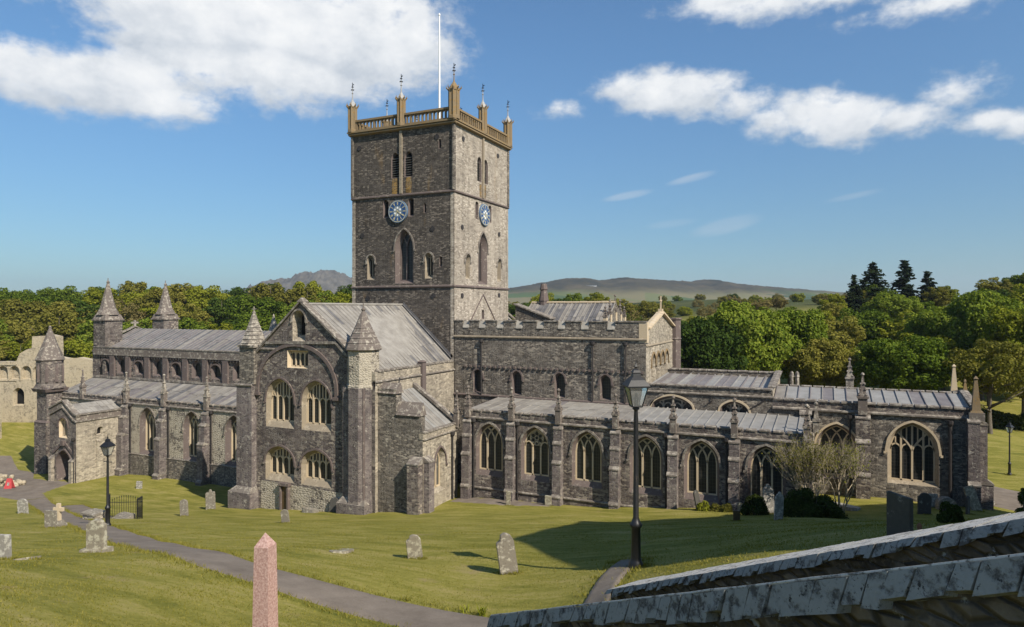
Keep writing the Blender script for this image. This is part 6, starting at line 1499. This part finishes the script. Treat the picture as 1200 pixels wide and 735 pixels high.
for px, d, py, key, s, lab in [(1001, 158, 322, 'con2', .62, 'slim dark conifer, leftmost on the right skyline'), (1023, 160, 308, 'con1', .98, 'broad dark conifer left of the highest one on the right skyline'), (1060, 162, 305, 'con0', 1.0, 'tall dark conifer standing highest on the right skyline'), (1087, 160, 318, 'con2', .8, 'small dark leaning conifer, rightmost on the skyline')]:
    x, y = fr(d, (px - 600) / 790 * d); top = CAMZ + (362 - py) / 790 * d; H = 15 * s * 1.35; t = tree(key, x, y, s * 1.9, px, 'leaf_conifer', lab, None, 0, sz=s * 1.35, z=top - H)
    mb = MB()
# bare twiggy shrub beside the end of the aisle
def twigs(mb, p, d, L, r_, lev, rr, m=0):
    q = p + d * L; mid = p.lerp(q, .5) + Vector((rr.uniform(-.06, .06), rr.uniform(-.06, .06), 0)) * L
    mb.tube([p, mid, q], [r_, r_ * .8, r_ * .62], 4 if lev > 1 else 3, m, False)
    if lev == 0: return
    for k in range(rr.choice([2, 3, 3])):
        nd = (d + Vector((rr.uniform(-.55, .55), rr.uniform(-.55, .55), rr.uniform(-.05, .6)))).normalized(); twigs(mb, p.lerp(q, rr.uniform(.55, 1)), nd, L * rr.uniform(.62, .85), r_ * .6, lev - 1, rr, m)
def bare(x, y, label, H, seed, n, lev=5, lean=(0, 0), leafm=None, nl=0):
    rr = random.Random(seed); mb = MB()
    for i in range(n):
        a = 2 * pi * i / n; twigs(mb, Vector((cos(a) * .15, sin(a) * .15, -.1)), Vector((cos(a) * .28 + lean[0], sin(a) * .28 + lean[1], 1)).normalized(), H * .3, .05, lev, rr)
    t = thing('bare_shrub', label, 'shrub', (x, y, g(x, y))); part('branch', mb, ['twig'], t, loc=(0, 0, 0), fix=False)
    if nl:
        rs = np.random.RandomState(seed); v = np.array(mb.v); v = v[v[:, 2] > H * .12]; P = v[rs.choice(len(v), nl)] + rs.randn(nl, 3) * .05
        a, f = leaf_quads(P, unit(rs.randn(nl, 3) + np.array([0, 0, .5])), rs.uniform(.03, .07, nl), rs); new('foliage', mesh_np('foliage', a, f, [leafm]), t, (0, 0, 0))
bare(31.7, -8.6, 'bushy bare twiggy shrub just starting to leaf beside the end of the aisle', 6.2, 5, 12, 5, (0, 0), 'leaf_olive', 6000)
bare(33.6, -7.0, 'open pale-branched bare shrub before the left chapel window', 5.6, 8, 6, 5, (.1, 0), 'leaf_yellow', 900)
def bush(x, y, w, h, label, leafm, n, leaf=.07, seed=1, name='bush', cat='bush', group=None, l=None):
    l = l or w; rs = np.random.RandomState(seed); nl = 26; u = unit(rs.randn(nl, 3)); u[:, 2] = np.abs(u[:, 2]); C = u * np.array([w * .36, l * .36, h * .62]); rad = min(w, l) * rs.uniform(.14, .24, nl)
    k = rs.randint(0, nl, n); d = unit(rs.randn(n, 3) + np.array([0, 0, .4])); P = C[k] + d * (rad[k] * rs.uniform(.7, 1.1, n))[:, None]; P[:, 2] = np.maximum(P[:, 2], .02)
    P[:, 2] *= h / max(P[:, 2].max(), .1)
    v, f = leaf_quads(P, unit(d + rs.randn(n, 3) * .5), leaf * rs.uniform(.6, 1.3, n), rs)
    t = thing(name, label, cat, (x, y, g(x, y)), group, rs.uniform(-.2, .2)); new('foliage', mesh_np('foliage', v, f, [leafm]), t, (0, 0, 0))
    mb = MB()
    for i in range(9):
        a = i * .7; mb.tube([(0, 0, -.1), (cos(a) * w * .2, sin(a) * l * .2, h * .45), (cos(a) * w * .32, sin(a) * l * .32, h * .75)], [.05, .03, .008], 5, 0)
    part('stem', mb, ['bark'], t, loc=(0, 0, 0)); return t
bush(32.0, -14.5, 3.9, 1.75, 'wide low dark evergreen bush in the shade before the shrubs', 'leaf_hedge', 14000, .07, 3, l=2.4)
bush(28.6, -11.5, 1.6, 1.3, 'small dark clipped bush at the foot of the tall white stone', 'leaf_hedge', 5000, .06, 4)
bush(35.45, -37.6, .55, .5, 'rounded dark bush between the big edge-on slab and the headstones', 'leaf_hedge', 6000, .035, 6)
bush(36.62, -39.4, .45, .72, 'dark bush cut off by the right edge above the second wall', 'leaf_hedge', 6000, .03, 7)
for i, (x, y, w, h, lf, lab) in enumerate([(24.9, -8.3, .9, .7, 'leaf_yellow', 'bright yellow green plant, leftmost in the border'), (25.8, -8.2, .9, .55, 'leaf_olive', 'low olive plant in the wall border, second from the left'), (26.5, -8.3, .9, .6, 'leaf_olive', 'low olive plant in the border, left of the small pale headstone'), (28.1, -8.3, .9, .6, 'leaf_yellow', 'low plant in the border, right of the small pale headstone')]):
    bush(x, y, w, h, lab, lf, 1500, .05, 20 + i, 'border_plant', 'plant', 'low plants in the border below the aisle windows')
# ferny tufts at the foot of the nearest wall
def tuft(x, y, label, seed, n=16, L=.3):
    rs = np.random.RandomState(seed); mb = MB()
    for i in range(n):
        a = rs.uniform(0, 6.28); l = L * rs.uniform(.6, 1.2); w = .014; p = np.array([rs.randn() * .06, rs.randn() * .06, 0]); d = np.array([cos(a), sin(a), 0]); s = np.array([-d[1], d[0], 0]) * w
        q1 = p + d * l * .25 + np.array([0, 0, l * .6]); q2 = p + d * l * .55 + np.array([0, 0, l * .85]); mb.faces([p - s, p + s, q1 + s, q1 - s, q2], [(0, 1, 2, 3), (3, 2, 4)], 0)
    o = new('grass_tuft', mb.mesh('grass_tuft', ['leaf_yellow'], fix=False), None, (x, y, g(x, y))); tag(o, label, 'plant', 'tufts by the nearest wall')
x, y = 25.5, -43.0; tuft(x, y, 'small green tuft at the path edge just left of the nearest wall', 1)
x, y = 25.0, -42.95; tuft(x, y, 'leftmost small green tuft on the path edge by the nearest wall', 2, 10, .24)
# clipped hedge along the far side of the eastern lawn
def hedge():
    rs = np.random.RandomState(9); x0, y0 = fr(88, 50); x1, y1 = fr(84, 84); n = 30000; t_ = rs.uniform(0, 1, n); X = x0 + (x1 - x0) * t_; Y = y0 + (y1 - y0) * t_
    hh = 1.9 + .25 * np.sin(t_ * 40) + .2 * np.sin(t_ * 97); sd = rs.uniform(-1, 1, n); P = np.stack([X - FX * -1.1 * sd + rs.randn(n) * .1, Y + FY * 1.1 * sd, rs.uniform(0, 1, n) ** .7 * hh], 1)
    gzv = gz(X, Y); z0 = float(gzv.mean()); P[:, 2] += gzv - z0
    v, f = leaf_quads(P - np.array([x0, y0, 0]), unit(rs.randn(n, 3) + np.array([-FX * .6, -FY * .6, .7])), rs.uniform(.08, .18, n), rs)
    o = new('hedge', mesh_np('hedge', v, f, ['leaf_hedge']), None, (x0, y0, z0)); tag(o, 'dark hedge along the far edge of the grass on the right', 'hedge')
hedge()

# grass blades on the nearer lawn, longer round the stones and along the path edges
def blades():
    rs = np.random.RandomState(12); n = 270000; d = 6.5 + 40 * rs.uniform(0, 1, n) ** 1.35; u = rs.uniform(-.8, .72, n); x = CAMX + d * FX + u * d * RX; y = CAMY + d * FY + u * d * RY
    hgt = .028 + .02 * rs.uniform(0, 1, n) ** 2; clump = np.sin(x * 1.7 + 2 * np.sin(y * .9)) * np.sin(y * 2.1 + x * .4); keep = rs.uniform(0, 1, n) < .55 + .45 * clump; 
    ob = [o for o in bpy.data.objects if o.parent is None and o.get('category') in ('gravestone', 'cross', 'obelisk', 'grave slab', 'lamp post')]; ex, ey = [], []
    for o in ob:
        if (o.location.x - CAMX) * FX + (o.location.y - CAMY) * FY < 60:
            k = 260; a = rs.uniform(0, 6.28, k); q = rs.uniform(.12, .42, k); ex.append(o.location.x + cos(.35) * np.cos(a) * q * 1.2); ey.append(o.location.y + np.sin(a) * q * .6)
    ex, ey = np.concatenate(ex), np.concatenate(ey); x, y, hgt = x[keep], y[keep], hgt[keep]
    paths = []
    for o in bpy.data.objects:
        if o.name.split('.')[0] in ('path', 'churchyard_path', 'side_path') and o.get('kind') == 'structure':
            co = np.array([v.co[:2] for v in o.data.vertices]); paths.append(co); b = np.zeros(len(co), bool)
            from collections import Counter
            ec = Counter(tuple(sorted(e)) for p in o.data.polygons for e in p.edge_keys); bi = sorted({i for e, c in ec.items() if c == 1 for i in e})
            q = np.repeat(co[bi], 55, 0) + rs.randn(len(bi) * 55, 2) * np.array([.16, .16]); ex = np.r_[ex, q[:, 0]]; ey = np.r_[ey, q[:, 1]]
    P = np.concatenate(paths); g_ = set(map(tuple, np.floor(P / .35).astype(int))); on = np.array([(int(a // .35), int(b // .35)) in g_ for a, b in zip(x, y)]); x, y, hgt = x[~on], y[~on], hgt[~on]
    x = np.r_[x, ex]; y = np.r_[y, ey]; hgt = np.r_[hgt, rs.uniform(.05, .11, len(ex))]; n = len(x); z = np.concatenate([gz(x[i:i + 20000], y[i:i + 20000]) for i in range(0, n, 20000)])
    a = rs.uniform(0, 6.28, n); w = .006 + .006 * rs.uniform(0, 1, n) + hgt * .05; s = np.stack([np.cos(a) * w, np.sin(a) * w, 0 * a], 1); B = np.stack([x, y, z - .01], 1); T = B + np.stack([rs.randn(n) * hgt * .5, rs.randn(n) * hgt * .5, hgt + .01], 1)
    v = np.stack([B - s, B + s, T], 1).reshape(-1, 3); o = new('grass', mesh_np('grass', v, np.arange(3 * n).reshape(n, 3), ['blade'])); tag(o, None, None, None, 'stuff'); o['label'] = 'short mown grass blades on the lawn'
M['blade'] = leaf_mat('grass blades', (.1, .105, .016), (.18, .17, .028), (.3, .26, .07), .25)
blades()

# ---------------------------------------------------------------- white farm on the distant slope
def farm(px, d, w, dp, h, label, rot=.2, mat='white', roof='slate'):
    l = (px - 600) / 790 * d; x, y = fr(d, l); z = CAMZ + FARMZ.get(px, 7 / 790 * d)
    t = thing('farmhouse', label, 'house', (x, y, z), 'white farm buildings on the distant slope', rot); mb = MB(); mb.box(-w / 2, -dp / 2, -6, w / 2, dp / 2, h, 0)
    mb.faces([(-w / 2, -dp / 2, h), (-w / 2, dp / 2, h), (-w / 2, 0, h + dp * .35), (w / 2, -dp / 2, h), (w / 2, dp / 2, h), (w / 2, 0, h + dp * .35)], [(0, 2, 1), (3, 4, 5)], 0); part('wall', mb, [mat], t, loc=(0, 0, 0))
    mb = MB(); mb.faces([(-w / 2 - .3, -dp / 2 - .4, h - .15), (w / 2 + .3, -dp / 2 - .4, h - .15), (w / 2 + .3, 0, h + dp * .36), (-w / 2 - .3, 0, h + dp * .36), (w / 2 + .3, dp / 2 + .4, h - .15), (-w / 2 - .3, dp / 2 + .4, h - .15)], [(0, 1, 2, 3), (3, 2, 4, 5)], 0); part('roof', mb, [roof], t, loc=(0, 0, 0))
FARMZ = {}
for px, py, w, h, lab in [(832, 344.5, 19, 8, 'white farmhouse on the distant slope, left of the row'), (839, 344.8, 11, 6, 'white farmhouse on the distant slope, second of the row'), (844, 345, 10, 6, 'low white building in the middle of the distant farm'), (848, 344.8, 7, 5, 'small white building at the right end of the distant farm'), (886, 346, 9, 5, 'lone pale cottage far right of the distant farm'), (693, 337.5, 34, 9, 'long pale farm building on the ridge right of the tower')]:
    d = 2250.; FARMZ[px] = (362 - py) / 790 * d - 2; farm(px, d, w, 8, h, lab)

# ---------------------------------------------------------------- thin summer haze
def haze():
    b = bmesh.new(); bmesh.ops.create_cube(b, size=1); me = bpy.data.meshes.new('haze'); b.to_mesh(me); b.free()
    o = new('haze', me); o.dimensions = (15200, 15200, 320); o.scale = (15200, 15200, 320); o.location = (0, 0, 145)
    m = bpy.data.materials.new('thin haze'); m.use_nodes = True; t = m.node_tree; t.nodes.clear(); n = N(t); out = n.add('ShaderNodeOutputMaterial'); v = n.add('ShaderNodeVolumePrincipled')
    v.inputs['Color'].default_value = (.72, .84, 1, 1); v.inputs['Density'].default_value = HAZE; v.inputs['Anisotropy'].default_value = .2
    n.l(v.outputs[0], out.inputs['Volume']); me.materials.append(m); tag(o, None, None, None, 'stuff'); o['label'] = 'thin haze over the far hills'
HAZE = .00011
haze()
